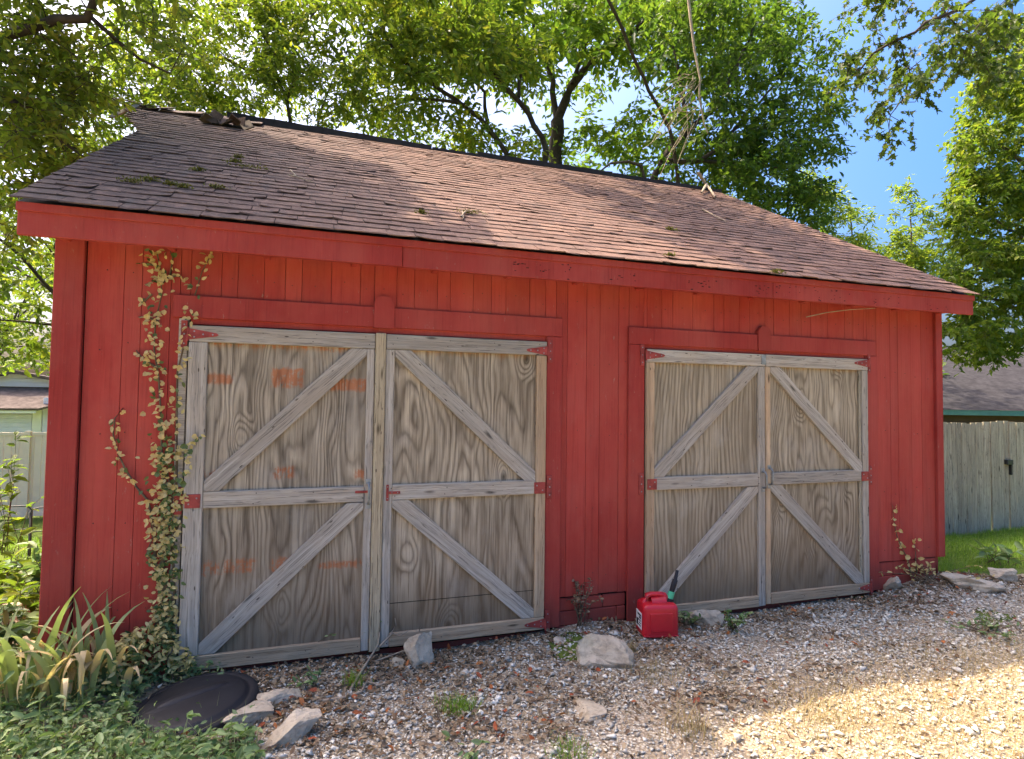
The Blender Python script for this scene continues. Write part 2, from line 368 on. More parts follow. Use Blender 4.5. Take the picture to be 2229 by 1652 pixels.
# foliage
M['leaf_mid'] = m_leaf('leaf_mid', [(.045, .090, .018), (.080, .140, .022), (.125, .185, .028), (.20, .22, .035)])
M['leaf_yel'] = m_leaf('leaf_yellowing', [(.060, .100, .018), (.10, .150, .022), (.15, .185, .03), (.24, .22, .04)])
M['leaf_dark'] = m_leaf('leaf_dark', [(.032, .068, .016), (.055, .105, .02), (.088, .145, .026), (.14, .18, .03)])
M['leaf_right'] = m_leaf('leaf_yellow_green', [(.060, .105, .02), (.10, .155, .026), (.16, .20, .032), (.23, .235, .04)])  # bright yellow green leaf tone
M['leaf_maple'] = m_leaf('leaf_maple', [(.035, .060, .014), (.055, .090, .018), (.08, .11, .02), (.12, .13, .025)])
M['vine_yel'] = m_leaf('vine_cream', [(.50, .43, .19), (.62, .50, .22), (.55, .40, .16), (.46, .42, .16)], .25)
M['vine_green'] = m_leaf('vine_green', [(.05, .10, .03), (.09, .14, .04), (.16, .18, .05)], .25)
M['ground_leaf'] = m_leaf('ground_cover_leaf', [(.075, .14, .05), (.12, .20, .07), (.19, .27, .10), (.30, .34, .16)], .25)
M['blade'] = m_leaf('iris_blade', [(.15, .22, .08), (.24, .30, .12), (.38, .40, .18)], .35)
M['blade_dry'] = m_leaf('iris_dry', [(.52, .38, .21), (.66, .50, .30)], .35)
M['grass'] = m_leaf('lawn_grass', [(.10, .20, .025), (.17, .28, .035), (.26, .36, .05)], .4)
M['straw'] = m_leaf('dry_grass', [(.27, .19, .085), (.36, .26, .125), (.43, .33, .175), (.22, .21, .075)], .25)
M['litter'] = m_leaf('leaf_litter', [(.075, .045, .028), (.14, .085, .048), (.22, .145, .085), (.36, .27, .17), (.11, .065, .042)], .12, .8)
M['apple'] = m_leaf('red_leaf', [(.26, .05, .03), (.35, .09, .03), (.40, .18, .05)], .15, .7)
def m_gravel():
    n = NT('limestone_gravel'); r = n.isl
    c = n.ramp(r, [(0, (.40, .355, .28)), (.35, (.58, .53, .43)), (.7, (.72, .67, .55)), (1, (.83, .78, .66))])
    b = n.noise(n.pos, 90, 3); c = n.mix(n.math('MULTIPLY', n.ramp(b, [(.4, 0.), (.7, 1.)]), .4), c, (.30, .25, .21))
    return n.done(c, .9, .2)
M['gravel'] = m_gravel()
def m_drive():
    n = NT('gravel_bed'); p = n.pos
    e = n.voro(p, 55, 'F1', 'Color'); d = n.voro(p, 55, 'F1', 'Distance'); b = n.noise(p, 2.2, 5, .6)
    lum = n.new('ShaderNodeRGBToBW'); n.t.links.new(e, lum.inputs[0])
    c = n.ramp(lum.outputs[0], [(.1, (.42, .36, .27)), (.9, (.72, .65, .52))])
    c = n.mix(n.ramp(d, [(.3, 0.), (.65, 1.)]), c, (.24, .19, .135))
    c = n.mix(n.math('MULTIPLY', n.ramp(b, [(.4, 0.), (.65, 1.)]), .6), c, (.27, .20, .13))
    sl_ = n.noise(p, 1.1, 5, .65); c = n.mix(n.math('MULTIPLY', n.ramp(sl_, [(.45, 0.), (.6, 1.)]), .45), c, (.34, .26, .17))
    n.bump(d, .8, .015); n.m.node_tree.nodes['Bump'].invert = True
    return n.done(c, .95, .15)
M['drive'] = m_drive()
def m_earth():
    n = NT('lawn_ground'); p = n.pos; b = n.noise(p, 1.3, 5, .6); f = n.noise(p, 40, 4, .7)
    c = n.mix(n.ramp(b, [(.35, 0.), (.65, 1.)]), (.08, .13, .025), (.15, .20, .04))
    c = n.mix(n.math('MULTIPLY', n.ramp(f, [(.45, 0.), (.7, 1.)]), .6), c, (.035, .04, .015))
    n.bump(f, .8, .03); return n.done(c, .95, .1)
M['earth'] = m_earth()
M['soil'] = m_plain('dark_garden_soil', (.075, .052, .036), .95, .1, .35, 5, 0, .8)

# ------------------------------------------------------------------ ground
def sst(x, a, b):
    t = np.clip((x-a)/(b-a), 0, 1); return t*t*(3-2*t)
def gz(x, y):
    x = np.asarray(x, float); y = np.asarray(y, float)
    z = .012*np.sin(x*2.1+y*1.3)+.010*np.sin(x*4.7-y*3.1)
    z = z+.06*np.exp(-((x-3.55)/.28)**2-(y/.28)**2)+.13*np.exp(-((x-7.35)/.65)**2-((y+.05)/.55)**2)
    z = z+.10*np.exp(-((x+.25)/.6)**2-((y-.05)/.5)**2)
    z = z-1.15*sst(y, 2.5, 12)*sst(-x, -2, 2.5)-.4*sst(y, 12, 25)*sst(-x, -2, 2.5)
    z = z-.7*sst(y, 2.5, 8)*sst(x, 6, 9)
    return z
def sheet(name, xs, ys, dz, mat, edge=None):
    X, Y = np.meshgrid(xs, ys); Z = gz(X, Y)+dz
    nx, ny = len(xs), len(ys)
    i = np.arange(ny-1)[:, None]*nx+np.arange(nx-1)[None]
    F = np.stack([i, i+1, i+nx+1, i+nx], -1).reshape(-1, 4)
    return mesh_np(name, np.stack([X, Y, Z], -1).reshape(-1, 3), F, mat, None, True)
xs = np.concatenate([[-400, -150, -60, -30], np.arange(-20, 24, .5), [30, 60, 150, 400]])
ys = np.concatenate([[-300, -100, -30, -12], np.arange(-8, 30, .5), [40, 80, 200, 500]])
tag(sheet('ground', xs, ys, -.012, M['earth']), kind='structure')
tag(sheet('gravel_drive', np.concatenate([np.arange(-7, -.61, .4), np.arange(-.6, 12.01, .15)]), np.concatenate([np.arange(-16, -6.5, .5), np.arange(-6.5, .21, .15)]), -.004, M['drive']), kind='structure')  # extended unseen behind the camera to bounce sunlight onto the wall

# ------------------------------------------------------------------ the barn
W = 7.315; RY, RZ = 3.526, 5.083; EY, EZ = -.277, 2.829; GE = .143
SL = (RZ-EZ)/(RY-EY)
barn = tag(empty('barn', (0, 0, 0)), 'weathered red barn garage with two pairs of grey plywood doors', 'barn')
def roof_z(y): return EZ+SL*((y if y < RY else 2*RY-y)-EY)
# core walls behind the siding
LX0, LX1, LC, RX0, RX1, RC = .720, 3.143, 1.932, 4.000, 6.340, 5.172
LH, RH = 2.245, 2.217
BY = 2*RY
def poly_prism(name, pts, axis, a, b, mat, parent):
    """pts 2D polygon extruded along axis 0 (x) from a to b: pts are (y,z)"""
    n = len(pts); V = [(a, p[0], p[1]) for p in pts]+[(b, p[0], p[1]) for p in pts]
    F = [list(range(n))[::-1], list(range(n, 2*n))]+[[i, (i+1) % n, n+(i+1) % n, n+i] for i in range(n)]
    return mesh_np(name, V, F, mat, parent)
gable = [(.03, 0.0), (BY, 0.0), (BY, roof_z(BY)-.07), (RY, RZ-.07), (.03, roof_z(.03)-.07)]
poly_prism('gable_wall', gable, 0, .012, .06, M['red'], barn)
poly_prism('gable_wall', gable, 0, W-.06, W-.012, M['red'], barn)
box('rear_wall', .06, W-.06, BY-.05, BY, 0, 2.6, M['red'], barn)
box('wall_sheathing', .06, W-.06, .022, .06, .02, 2.86, M['dark'], barn)
# siding boards
wd = [.205, .102, .155, .118, .175, .098, .168, .13, .112, .19]
x = .145; k = 0; cuts = []
while x < W-.09:
    w_ = wd[k % len(wd)]*random.uniform(.93, 1.08); x1 = min(x+w_, W-.075)
    if W-.075-x1 < .06: x1 = W-.075
    cuts.append((x, x1)); x = x1; k += 1
def siding_bottom(xc):
    if xc < .75: return .235
    if xc < 4.1: return .262
    return .295
for (a, b) in cuts:
    segs = []
    edges = sorted({a, b}|{e for e in (LX0-.065, LX1, RX0, RX1) if a < e < b})
    for s0, s1 in zip(edges[:-1], edges[1:]):
        if s1-s0 < .012: continue
        mid = (s0+s1)/2
        if LX0-.065 < mid < LX1: zb = LH+.02
        elif RX0 < mid < RX1: zb = RH+.02
        else: zb = siding_bottom(mid)+random.uniform(-.004, .004)
        o = box('siding_board', s0+.0013, s1-.0013, -.0+random.uniform(-.0012, .0012), .02, zb, 2.84, M['red'], barn, .0015)
# corner boards
box('corner_board', -.012, .140, -.030, .012, .17, 2.80, M['red_trim'], barn, .004)
box('corner_board', W-.075, W+.012, -.028, .012, .30, 2.78, M['red_trim'], barn, .004)
# foundation with painted blocks
fnd = box('foundation', .01, W-.01, .03, .2, -.2, .22, M['red'], barn, .01)
def blocks(x0, x1, courses, z0=-.08):
    z = z0
    for ci, h in enumerate(courses):
        xx = x0-random.uniform(0, .12)
        while xx < x1-.02:
            bw = random.uniform(.19, .30); a = max(xx, x0); b_ = min(xx+bw, x1)
            if b_-a > .03:
                o = box('block', a+.002, b_-.002, .004+random.uniform(0, .006), .05, z+.002, z+h-.002, M['red'], None, .006)
                o.parent = fnd; o.location = Vector(o.location)-fnd.location
            xx += bw
        z += h
blocks(.145, LX0-.07, [.15, .16]); blocks(LX1+.12, RX0-.15, [.12, .11, .10]); blocks(RX1+.15, W-.05, [.12, .12, .13])
# jamb reveal, headers, side trim, keystones
box('door_trim', LX0-.10, LX1+.132, -.026, -.002, LH, LH+.143, M['red_trim'], barn)
box('door_trim', RX0-.149, RX1+.115, -.026, -.002, RH, RH+.138, M['red_trim'], barn)
box('door_trim', LX1+.004, LX1+.132, -.024, -.002, .05, LH-.002, M['red_trim'], barn)
box('door_trim', RX0-.149, RX0-.004, -.024, -.002, .03, RH-.002, M['red_trim'], barn)
box('door_trim', RX1+.004, RX1+.150, -.016, -.002, .05, RH-.002, M['red_trim'], barn)
box('door_jamb', LX0-.065, LX0-.012, -.012, .02, .06, LH-.004, M['grey_wood'], barn)
box('door_jamb', LX0, LX1, -.004, .03, LH-.040, LH+.01, M['red'], barn)
box('door_jamb', RX0, RX1, -.004, .03, RH-.030, RH+.01, M['red'], barn)
def keystone(x0, x1, z0, z1):
    c = .035; pts = [(x0, z0), (x1, z0), (x1, z1-c*1.2), (x1-c, z1), (x0+c, z1), (x0, z1-c*1.2)]
    n = len(pts); V = [(p[0], -.040, p[1]) for p in pts]+[(p[0], -.003, p[1]) for p in pts]
    F = [list(range(n)), list(range(n, 2*n))[::-1]]+[[(i+1) % n, i, n+i, n+(i+1) % n] for i in range(n)]
    mesh_np('keystone', V, F, M['red_trim'], barn)
keystone(1.855, 1.991, LH-.004, 2.462); keystone(5.105, 5.240, RH-.004, 2.425)

# ---- doors
def hinge_strap(parent, x, z, sgn, L=.17, plate=True, yb=-.047):
    """triangular strap pointing into the door (sgn = +1 to the right) with leaf plate on the trim"""
    V, F = [], []
    def prism(pts, y0, y1):
        o = len(V); n = len(pts)
        V.extend([(p[0], y0, p[1]) for p in pts]); V.extend([(p[0], y1, p[1]) for p in pts])
        q = list(range(n)); F.append([o+i for i in (q if sgn > 0 else q[::-1])]); F.append([o+n+i for i in (q[::-1] if sgn > 0 else q)])
        for i in range(n): F.append([o+i, o+(i+1) % n, o+n+(i+1) % n, o+n+i])
    prism([(x, z-.036), (x+sgn*L*.92, z-.010), (x+sgn*L, z), (x+sgn*L*.92, z+.010), (x, z+.036)], yb-.004, yb+.001)
    if plate: prism([(x-sgn*.048, z-.085), (x-sgn*.012, z-.085), (x-sgn*.012, z+.085), (x-sgn*.048, z+.085)], -.034, -.023)
    o = mesh_np('hinge', V, F, M['red_hinge'], parent)
    knob = []
    for (dx, dz) in ((.03, .018), (.03, -.018), (.08, 0), (.135, 0)): knob.append((x+sgn*dx, yb-.006, z+dz))
    if plate: knob += [(x-sgn*.03, -.036, z+d) for d in (-.06, 0, .06)]
    bolts('bolt', knob, parent, M['steel'])
    tubes('hinge_pin', [(np.array([(x-sgn*.006, yb-.003, z-.045), (x-sgn*.006, yb-.003, z+.045)]), [.007, .007])], M['red_hinge'], parent, 8)
def bolts(name, pts, parent, mat, r=.007):
    V, F = [], []
    for p in pts:
        o = len(V); k = 6
        V += [(p[0]+r*math.cos(i*math.pi/3), p[1]+.006, p[2]+r*math.sin(i*math.pi/3)) for i in range(k)]
        V += [(p[0]+r*.7*math.cos(i*math.pi/3), p[1], p[2]+r*.7*math.sin(i*math.pi/3)) for i in range(k)]
        F += [[o+i, o+(i+1) % k, o+k+(i+1) % k, o+k+i] for i in range(k)]; F.append([o+k+i for i in range(k)])
    return tag(mesh_np(name, V, F, mat, parent), kind='stuff')
def hinge_plate(parent, x, z, sgn):
    boxes('hinge', [(min(x+sgn*.008, x+sgn*.095), max(x+sgn*.008, x+sgn*.095), -.053, -.046, z-.045, z+.040),
                    (min(x-sgn*.010, x-sgn*.055), max(x-sgn*.010, x-sgn*.055), -.034, -.022, z-.085, z+.085)], M['red_hinge'], parent, .003)
    bolts('bolt', [(x+sgn*.03, -.056, z-.02), (x+sgn*.075, -.056, z+.015), (x-sgn*.035, -.038, z-.06), (x-sgn*.035, -.038, z), (x-sgn*.035, -.038, z+.06)], parent, M['steel'])
def handle(parent, x, z):
    pts = [(x, -.046, z+.075), (x, -.075, z+.068), (x, -.088, z+.04), (x, -.088, z-.03), (x, -.075, z-.06), (x, -.046, z-.067)]
    tubes('handle', [(np.array(pts), [.009]*6)], M['steel'], parent, 6)
    boxes('handle_plate', [(x-.018, x+.018, -.050, -.0455, z+.065, z+.100), (x-.018, x+.018, -.050, -.0455, z-.100, z-.062)], M['steel'], parent, .002)

BF = -.046                                              # front of the proud door boards
def door(x0, x1, z0, z1, hs, pmat, stile_o, stile_i, tops, mids, wmat, skew=0.0):
    """hs = -1 hinged left, +1 hinged right; braces fall from the meeting stile to the hinge side"""
    d = empty('door', (0, 0, 0)); d.parent = barn
    box('plywood_panel', x0+.004, x1-.004, -.016, -.004, z0+.03, z1-.01, pmat, d, .002)
    xo0, xo1 = (x0, x0+stile_o) if hs < 0 else (x1-stile_o, x1)
    xi0, xi1 = (x1-stile_i, x1) if hs < 0 else (x0, x0+stile_i)
    tr, mr, br = .104, .104, .090
    plank('stile', ((xo0+xo1)/2, z0+br+.002), ((xo0+xo1)/2, z1-tr-.002), xo1-xo0, BF, -.017, wmat[0], d)
    plank('stile', ((xi0+xi1)/2, z0+.002), ((xi0+xi1)/2, z1-tr-.002), xi1-xi0, BF+.002, -.017, wmat[1], d)
    plank('rail', (x0, z1-tr/2+skew), (x1, z1-tr/2-skew), tr, BF-.001, -.017, wmat[2], d)
    ra, rb = (xo1+.001, xi0-.001) if hs < 0 else (xi1+.001, xo0-.001)
    plank('rail', (ra, mids), (rb, mids+.004), mr, BF+.001, -.017, wmat[2], d)
    plank('rail', (x0 if hs < 0 else xi1+.001, z0+br/2), (xi0-.001 if hs < 0 else x1, z0+br/2), br, BF-.001, -.017, wmat[3], d)
    # braces
    bw = .106
    for (zt, zbm) in ((z1-tr, mids+mr/2), (mids-mr/2, z0+br)):
        xin = (rb-.03) if hs < 0 else (ra+.03); xout = (ra+.012) if hs < 0 else (rb-.012)
        dx, dz = xout-xin, (zbm+.03)-(zt-.03); L = math.hypot(dx, dz)
        # ends trimmed parallel to the rails: a parallelogram
        ux, uz = dx/L, dz/L; nx, nz = -uz, ux
        if nz < 0: nx, nz = -nx, -nz
        hw = bw/2; ox = hw/abs(uz)
        ptop = (xin, zt-.0015); pbot = (xout, zbm+.0015)
        poly = [(ptop[0]-ox, ptop[1]), (ptop[0]+ox, ptop[1]), (pbot[0]+ox, pbot[1]), (pbot[0]-ox, pbot[1])]
        lo, hi = ra+.001, rb-.001
        poly = clip_x(poly, lo, hi)
        cx, cz = (ptop[0]+pbot[0])/2, (ptop[1]+pbot[1])/2
        ang = math.atan2(dz, dx)
        ca, sa = math.cos(-ang), math.sin(-ang)
        loc = [((px-cx)*ca-(pz-cz)*sa, (px-cx)*sa+(pz-cz)*ca) for px, pz in poly]
        n = len(loc); y0, y1 = -.0145, .0145; c = .003
        area = sum(loc[i][0]*loc[(i+1) % n][1]-loc[(i+1) % n][0]*loc[i][1] for i in range(n))
        if area < 0: loc = loc[::-1]
        mx = sum(p[0] for p in loc)/n; mz = sum(p[1] for p in loc)/n
        ins = [(p[0]-math.copysign(c, p[0]-mx), p[1]-math.copysign(c, p[1]-mz)) for p in loc]
        V = [(p[0], y0, p[1]) for p in ins]+[(p[0], y0+c, p[1]) for p in loc]+[(p[0], y1, p[1]) for p in loc]
        F = [list(range(n))]
        for r_ in range(2):
            F += [[r_*n+(i+1) % n, r_*n+i, (r_+1)*n+i, (r_+1)*n+(i+1) % n] for i in range(n)]
        b = mesh_np('brace', V, F, wmat[4], d)
        b.location = (cx, BF+.004+.0145, cz); b.rotation_euler = (0, -ang, 0)
    return d
def clip_x(poly, lo, hi):
    for lim, keep in ((lo, lambda p: p[0] >= lo), (hi, lambda p: p[0] <= hi)):
        out = []
        for i, p in enumerate(poly):
            q = poly[(i+1) % len(poly)]
            if keep(p): out.append(p)
            if keep(p) != keep(q):
                t = (lim-p[0])/(q[0]-p[0]); out.append((lim, p[1]+t*(q[1]-p[1])))
        poly = out
    return poly
def X(px, py=1000): return float(at(px, py, 0)[0])
pz = lambda px, py: tuple(float(v) for v in at(px, py, -.01)[[0, 2]])
def patch(px0, px1, py0, py1, st):
    a = pz(px0, py1); b = pz(px1, py0); return (a[0], b[0], a[1], b[1], st)
PL = m_ply('plywood_a', 1.0, 17., 15., [patch(446, 510, 812, 838, .95), patch(588, 664, 800, 845, .8), patch(705, 802, 823, 852, .9), patch(440, 500, 1020, 1045, .5),
      patch(592, 644, 1012, 1045, .6), patch(770, 800, 1018, 1045, .8), patch(435, 560, 1212, 1256, .55), patch(585, 660, 1205, 1248, .55), patch(690, 800, 1214, 1242, .75), patch(446, 800, 742, 756, .35)])
PR = m_ply('plywood_b', 5.0, 10., 12.0, (), (.595, .485, .34), (.085, .059, .037))
QL = m_ply('plywood_c', 9.0, 26.0, 6.0, (), (.525, .43, .30), (.13, .098, .063), .25)
QR = m_ply('plywood_d', 14.0, 20.0, 15.0, (), (.555, .455, .315), (.095, .07, .045))
G, T, PO = M['grey_wood'], M['tan_wood'], M['post_wood']
ZB = .045
mL = float(at(620, 1082, -.03)[2]); mR = float(at(1010, 1066, -.03)[2]); mQ = float(at(1530, 1049, -.03)[2]); mS = float(at(1770, 1039, -.03)[2])
dLa = door(LX0, 1.866, ZB, LH-.048, -1, PL, .108, .052, 0, mL, (G, G, G, T, G))
dLb = door(1.942, LX1-.004, ZB+.01, LH-.046, +1, PR, .078, .060, 0, mR, (T, G, G, T, G))
dRa = door(RX0+.004, RC-.004, ZB-.01, RH-.036, -1, QL, .072, .070, 0, mQ, (T, G, G, T, G))
dRb = door(RC+.004, RX1-.004, ZB, RH-.036, +1, QR, .070, .050, 0, mS, (G, T, G, T, G), 0.0)
plank('astragal', (1.904, ZB-.005), (1.904, LH-.042), .070, -.056, -.018, PO, dLa)
box('coin_plate', RC-.045, RC+.0, -.0515, -.0475, RH-.125, RH-.045, M['steel'], dRa, .001).name = 'metal_plate'
plank('inner_batten', (RX1-.092, ZB+.09), (RX1-.092, mS-.05), .024, -.036, -.017, M['fence_wood'], dRb)
plank('inner_batten', (RX1-.092, mS+.05), (RX1-.092, RH-.14), .024, -.036, -.017, M['fence_wood'], dRb)
for dd, x_, zt, sg in ((dLa, LX0, LH-.105, 1), (dLb, LX1, LH-.115, -1), (dRa, RX0, RH-.085, 1), (dRb, RX1, RH-.075, -1)):
    hinge_strap(dd, x_, zt, sg)
hinge_strap(dLb, LX1, .10, -1, .16); hinge_strap(dRb, RX1, .095, -1, .13)
hinge_plate(dLa, LX0, mL, 1); hinge_plate(dLb, LX1, mR, -1); hinge_plate(dRa, RX0, mQ, 1); hinge_plate(dRb, RX1, mS, -1)
handle(dLa, 1.842, mL+.005); handle(dRa, RC-.03, mQ+.0); handle(dRb, RC+.035, mS+.02)
boxes('latch', [(1.962, 1.979, -.050, -.044, mR-.055, mR+.055), (1.980, 2.057, -.0525, -.0465, mR-.009, mR+.009)], M['red_hinge'], dLb, .002)
bolts('bolt', [(1.9705, -.053, mR-.04), (1.9705, -.053, mR+.04), (2.0, -.056, mR), (2.04, -.056, mR)], dLb, M['steel'], .005)
boxes('latch', [(1.755, 1.842, -.052, -.045, mL+.012, mL+.028)], M['red_hinge'], dLa, .002)
box('seam_strip', 1.998, LX1-.085, -.0175, -.0162, .338, .342, M['dark'], dLb, .0005)

# nail heads
M['nail'] = m_plain('rusty_nail', (.055, .032, .024), .7, .3, .3, 20)
for dd, x0, x1, zt, mm in ((dLa, LX0, 1.866, LH-.048, mL), (dLb, 1.942, LX1, LH-.046, mR), (dRa, RX0, RC, RH-.036, mQ), (dRb, RC, RX1, RH-.036, mS)):
    pts = []
    for fx in (.05, .36, .66, .95):
        xx = x0+(x1-x0)*fx
        for zz_ in (zt-.03, zt-.075, mm-.028, mm+.028, ZB+.045): pts.append((xx+random.uniform(-.02, .02), BF-.0035, zz_+random.uniform(-.008, .008)))
    bolts('nail_heads', pts, dd, M['nail'], .0042)
pts = []
for (a, b) in cuts:
    for zz_ in (.42, .95, 1.5, 2.05, 2.52):
        xx = (a+b)/2+random.uniform(-.02, .02)
        if (LX0-.1 < xx < LX1+.14 or RX0-.16 < xx < RX1+.16) and zz_ < 2.4: continue
        pts.append((xx, -.0045, zz_+random.uniform(-.03, .03)))
bolts('nail_heads', pts, barn, M['nail'], .004)

# ---- eave
FZ0 = 2.628
j1, j2 = float(at(877, 545, -.254)[0]), float(at(1683, 620, -.254)[0])
for a, b, dz in ((-.114, j1-.002, .003), (j1+.002, j2-.002, 0), (j2+.002, W+.114, .002)):
    box('fascia_board', a, b, -.254, -.226, FZ0+dz, 2.792, M['red_trim'], barn, .004)
boxes('fascia_strip', [(-.118, W+.118, -.268, -.2265, 2.764, 2.814)], M['red_trim'], barn, .003)
for i in range(14):
    xx = .05+i*(W-.1)/13
    box('rafter_tail', xx-.02, xx+.02, -.225, .02, 2.66, 2.78, M['red'], barn)
# woodpecker holes in the fascia
hb = []
for (px0, px1, py0, py1, cnt) in ((1110, 1150, 570, 590, 9), (1165, 1245, 575, 612, 12), (1330, 1385, 596, 612, 8), (1480, 1560, 610, 630, 14), (1642, 1675, 618, 640, 14), (1690, 1760, 605, 640, 18), (1770, 1850, 620, 655, 22), (1900, 1960, 645, 665, 12), (2000, 2080, 660, 678, 6)):
    for _ in range(cnt):
        p = at(random.uniform(px0, px1), random.uniform(py0, py1), -.2545); l = random.uniform(.006, .022); h_ = random.uniform(.003, .007)
        if p[2] < FZ0+.012 or p[2] > 2.76: continue
        hb.append((p[0]-l/2, p[0]+l/2, -.2552, -.2538, p[2]-h_/2, p[2]+h_/2))
tag(boxes('fascia_holes', hb, M['dark'], barn, .001), kind='stuff')

# ---- roof
roof = empty('roof', (0, 0, 0)); roof.parent = barn
def slab(name, y0, z0, y1, z1, th, x0, x1, mat, parent):
    return poly_prism(name, [(y0, z0-th), (y1, z1-th), (y1, z1), (y0, z0)], 0, x0, x1, mat, parent)
slab('deck', EY+.045, EZ-.016, RY, RZ-.016-.0, .035, -GE+.01, W+GE-.01, M['tar'], roof)
slab('deck', 2*RY-EY-.012, EZ-.016, RY, RZ-.016, .035, -GE+.01, W+GE-.01, M['tar'], roof)
slab('rake_board', EY+.06, EZ-.055, RY, RZ-.055, .12, -GE+.02, -GE+.045, M['red_trim'], barn)
slab('rake_board', EY+.06, EZ-.055, RY, RZ-.055, .12, W+GE-.045, W+GE-.02, M['red_trim'], barn)
roof_ang = math.atan(SL); ud = np.array([0, math.cos(roof_ang), math.sin(roof_ang)]); un = np.array([0, -math.sin(roof_ang), math.cos(roof_ang)])
SLEN = math.hypot(RY-EY, RZ-EZ); EXPO = .121
shing = []
def rake_y(px, py_guess):                       # height along the left rake where the hood starts
    lo, hi = EY, RY
    for _ in range(40):
        mid = (lo+hi)/2; d = AX @ (np.array([-GE, mid, roof_z(mid)])-CAM); q = PW/2+FPX*d[0]/d[2]
        if q < px: lo = mid
        else: hi = mid
    return lo
HY = rake_y(300, 286); SA = (HY-EY)/math.cos(math.atan(SL)); HX = -.66
def xleft(s_): return -GE+(HX+GE)*max(0.0, (s_-SA)/(SLEN-SA))
NR = int(SLEN/EXPO)
for r_ in range(NR+1):
    s0 = r_*EXPO-.012
    xl = xleft(s0+.05); x = xl-(r_ % 2)*.14-random.uniform(0, .1)
    while x < W+GE:
        w_ = random.choice([.20, .26, .30, .33, .16])*random.uniform(.92, 1.08)
        a = max(x, xl+random.uniform(-.006, .006)-(.03*random.random() if s0 > SA else 0)); b = min(x+w_, W+GE+random.uniform(-.006, .006))
        if b-a > .03: shing.append((a, b, s0+random.uniform(-.008, .008), r_))
        x += w_
def shingle_data(w_, L, lift, cl, cr, th):
    """local x across, y up the slope, z out of it; butt edge irregular and lifted, corners curled"""
    nx = 4; us = np.linspace(-.5, .5, nx); V = []
    for (yy, top) in ((0, 1), (0, 0), (L*.5, 1), (L*1.0, 1)):
        for i, u in enumerate(us):
            t = 1-yy/L
            curl = (cl*max(0, -u*2-.2)+cr*max(0, u*2-.2))*t*t
            wob = (rng.uniform(-.008, .008) if yy == 0 else 0)
            V.append((u*w_, yy+wob, lift*t+curl+(th if top else 0)-.004*(1-t)))
    F = []
    def q(r0, r1): F.extend([[r0*nx+i, r0*nx+i+1, r1*nx+i+1, r1*nx+i] for i in range(nx-1)])
    q(0, 2); q(2, 3); q(1, 0)
    F.append([1*nx, 0, 2*nx, 3*nx]); F.append([nx-1, 2*nx-1, 4*nx-1, 3*nx-1])
    return np.array(V), F
def shingle_par(row):
    old = random.random()
    return (random.uniform(.002, .0075), random.choice([0, 0, .005, .013])*random.random(), random.choice([0, 0, .005, .013])*random.random(), random.uniform(.006, .009))
def shingle_frame(a, b, s0):
    c = np.array([(a+b)/2, EY, EZ])+ud*s0+un*.0; return c
camv = CAM
order = sorted(range(len(shing)), key=lambda i: np.linalg.norm(shingle_frame(*shing[i][:3])-camv)/max(.05, (shing[i][1]-shing[i][0])))
big = set(order[:300])
RV, RF = [], []
for i, (a, b, s0, r_) in enumerate(shing):
    L = EXPO*1.35
    if s0+L > SLEN: L = SLEN-s0
    if L < .03: continue
    v, f = shingle_data(b-a-.005, L, *shingle_par(r_))
    if s0 < .0: v[:, 1] -= .012
    rot = random.gauss(0, .008)
    c = shingle_frame(a, b, s0)
    if i in big:
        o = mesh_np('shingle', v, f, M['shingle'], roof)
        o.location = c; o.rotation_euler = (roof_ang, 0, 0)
        o.rotation_euler.rotate(Matrix.Rotation(0, 3, 'X')); o.rotation_euler[2] = rot*.6
    else:
        wv = c+v[:, 0:1]*np.array([1, 0, 0])+v[:, 1:2]*ud+v[:, 2:3]*un
        o_ = sum(len(q) for q in RV); RV.append(wv); RF += [[j+o_ for j in q] for q in f]
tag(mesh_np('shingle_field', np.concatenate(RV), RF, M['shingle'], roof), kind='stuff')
hv_ = [(-GE+.02, HY, roof_z(HY)-.02), (-GE+.02, RY, RZ-.02), (HX+.03, RY, RZ-.02)]
mesh_np('hood_deck', hv_+[(p[0], p[1], p[2]-.03) for p in hv_]+[(HX+.03, RY, RZ-.02), (-GE+.02, 2*RY-HY, roof_z(HY)-.02), (HX+.03, RY, RZ-.05), (-GE+.02, 2*RY-HY, roof_z(HY)-.05)],
        [[0, 1, 2], [5, 4, 3], [0, 2, 5, 3], [1, 6, 7], [8, 4, 9], [6, 8, 9, 7]], M['grey_wood'], roof)
# ridge felt, lifted in places
def ridge_strip(xa, xb, h0, h1):
    n = 14; V, F = [], []
    for i in range(n+1):
        x_ = xa+(xb-xa)*i/n; w_ = .02*math.sin(i*1.7)*.5; hh = h0+(h1-h0)*i/n+.006*math.sin(i*2.3)
        for (dy, dz) in ((-.05, -.05*SL+.02), (-.045, .022+hh), (.03, .012+hh), (.14, -.14*SL+.016), (.14, -.14*SL-.01), (-.05, -.05*SL+.004)):
            V.append((x_, RY+dy+w_*.2, RZ+dz))
    for i in range(n):
        for j in range(6): F.append([i*6+j, i*6+(j+1) % 6, (i+1)*6+(j+1) % 6, (i+1)*6+j][::-1])
    F.append(list(range(6))); F.append([n*6+j for j in range(6)][::-1])
    mesh_np('ridge_cap', V, F, M['tar'], roof)
rx = lambda px: float(at(px, 265+.1548*(px-500), RY)[0])
ridge_strip(rx(495), rx(938), .055, .02); ridge_strip(rx(938)+.01, rx(1040), .0, .0); ridge_strip(rx(1036)+.01, rx(1330), .03, .03); ridge_strip(rx(1330)+.01, W+GE, .02, .01)
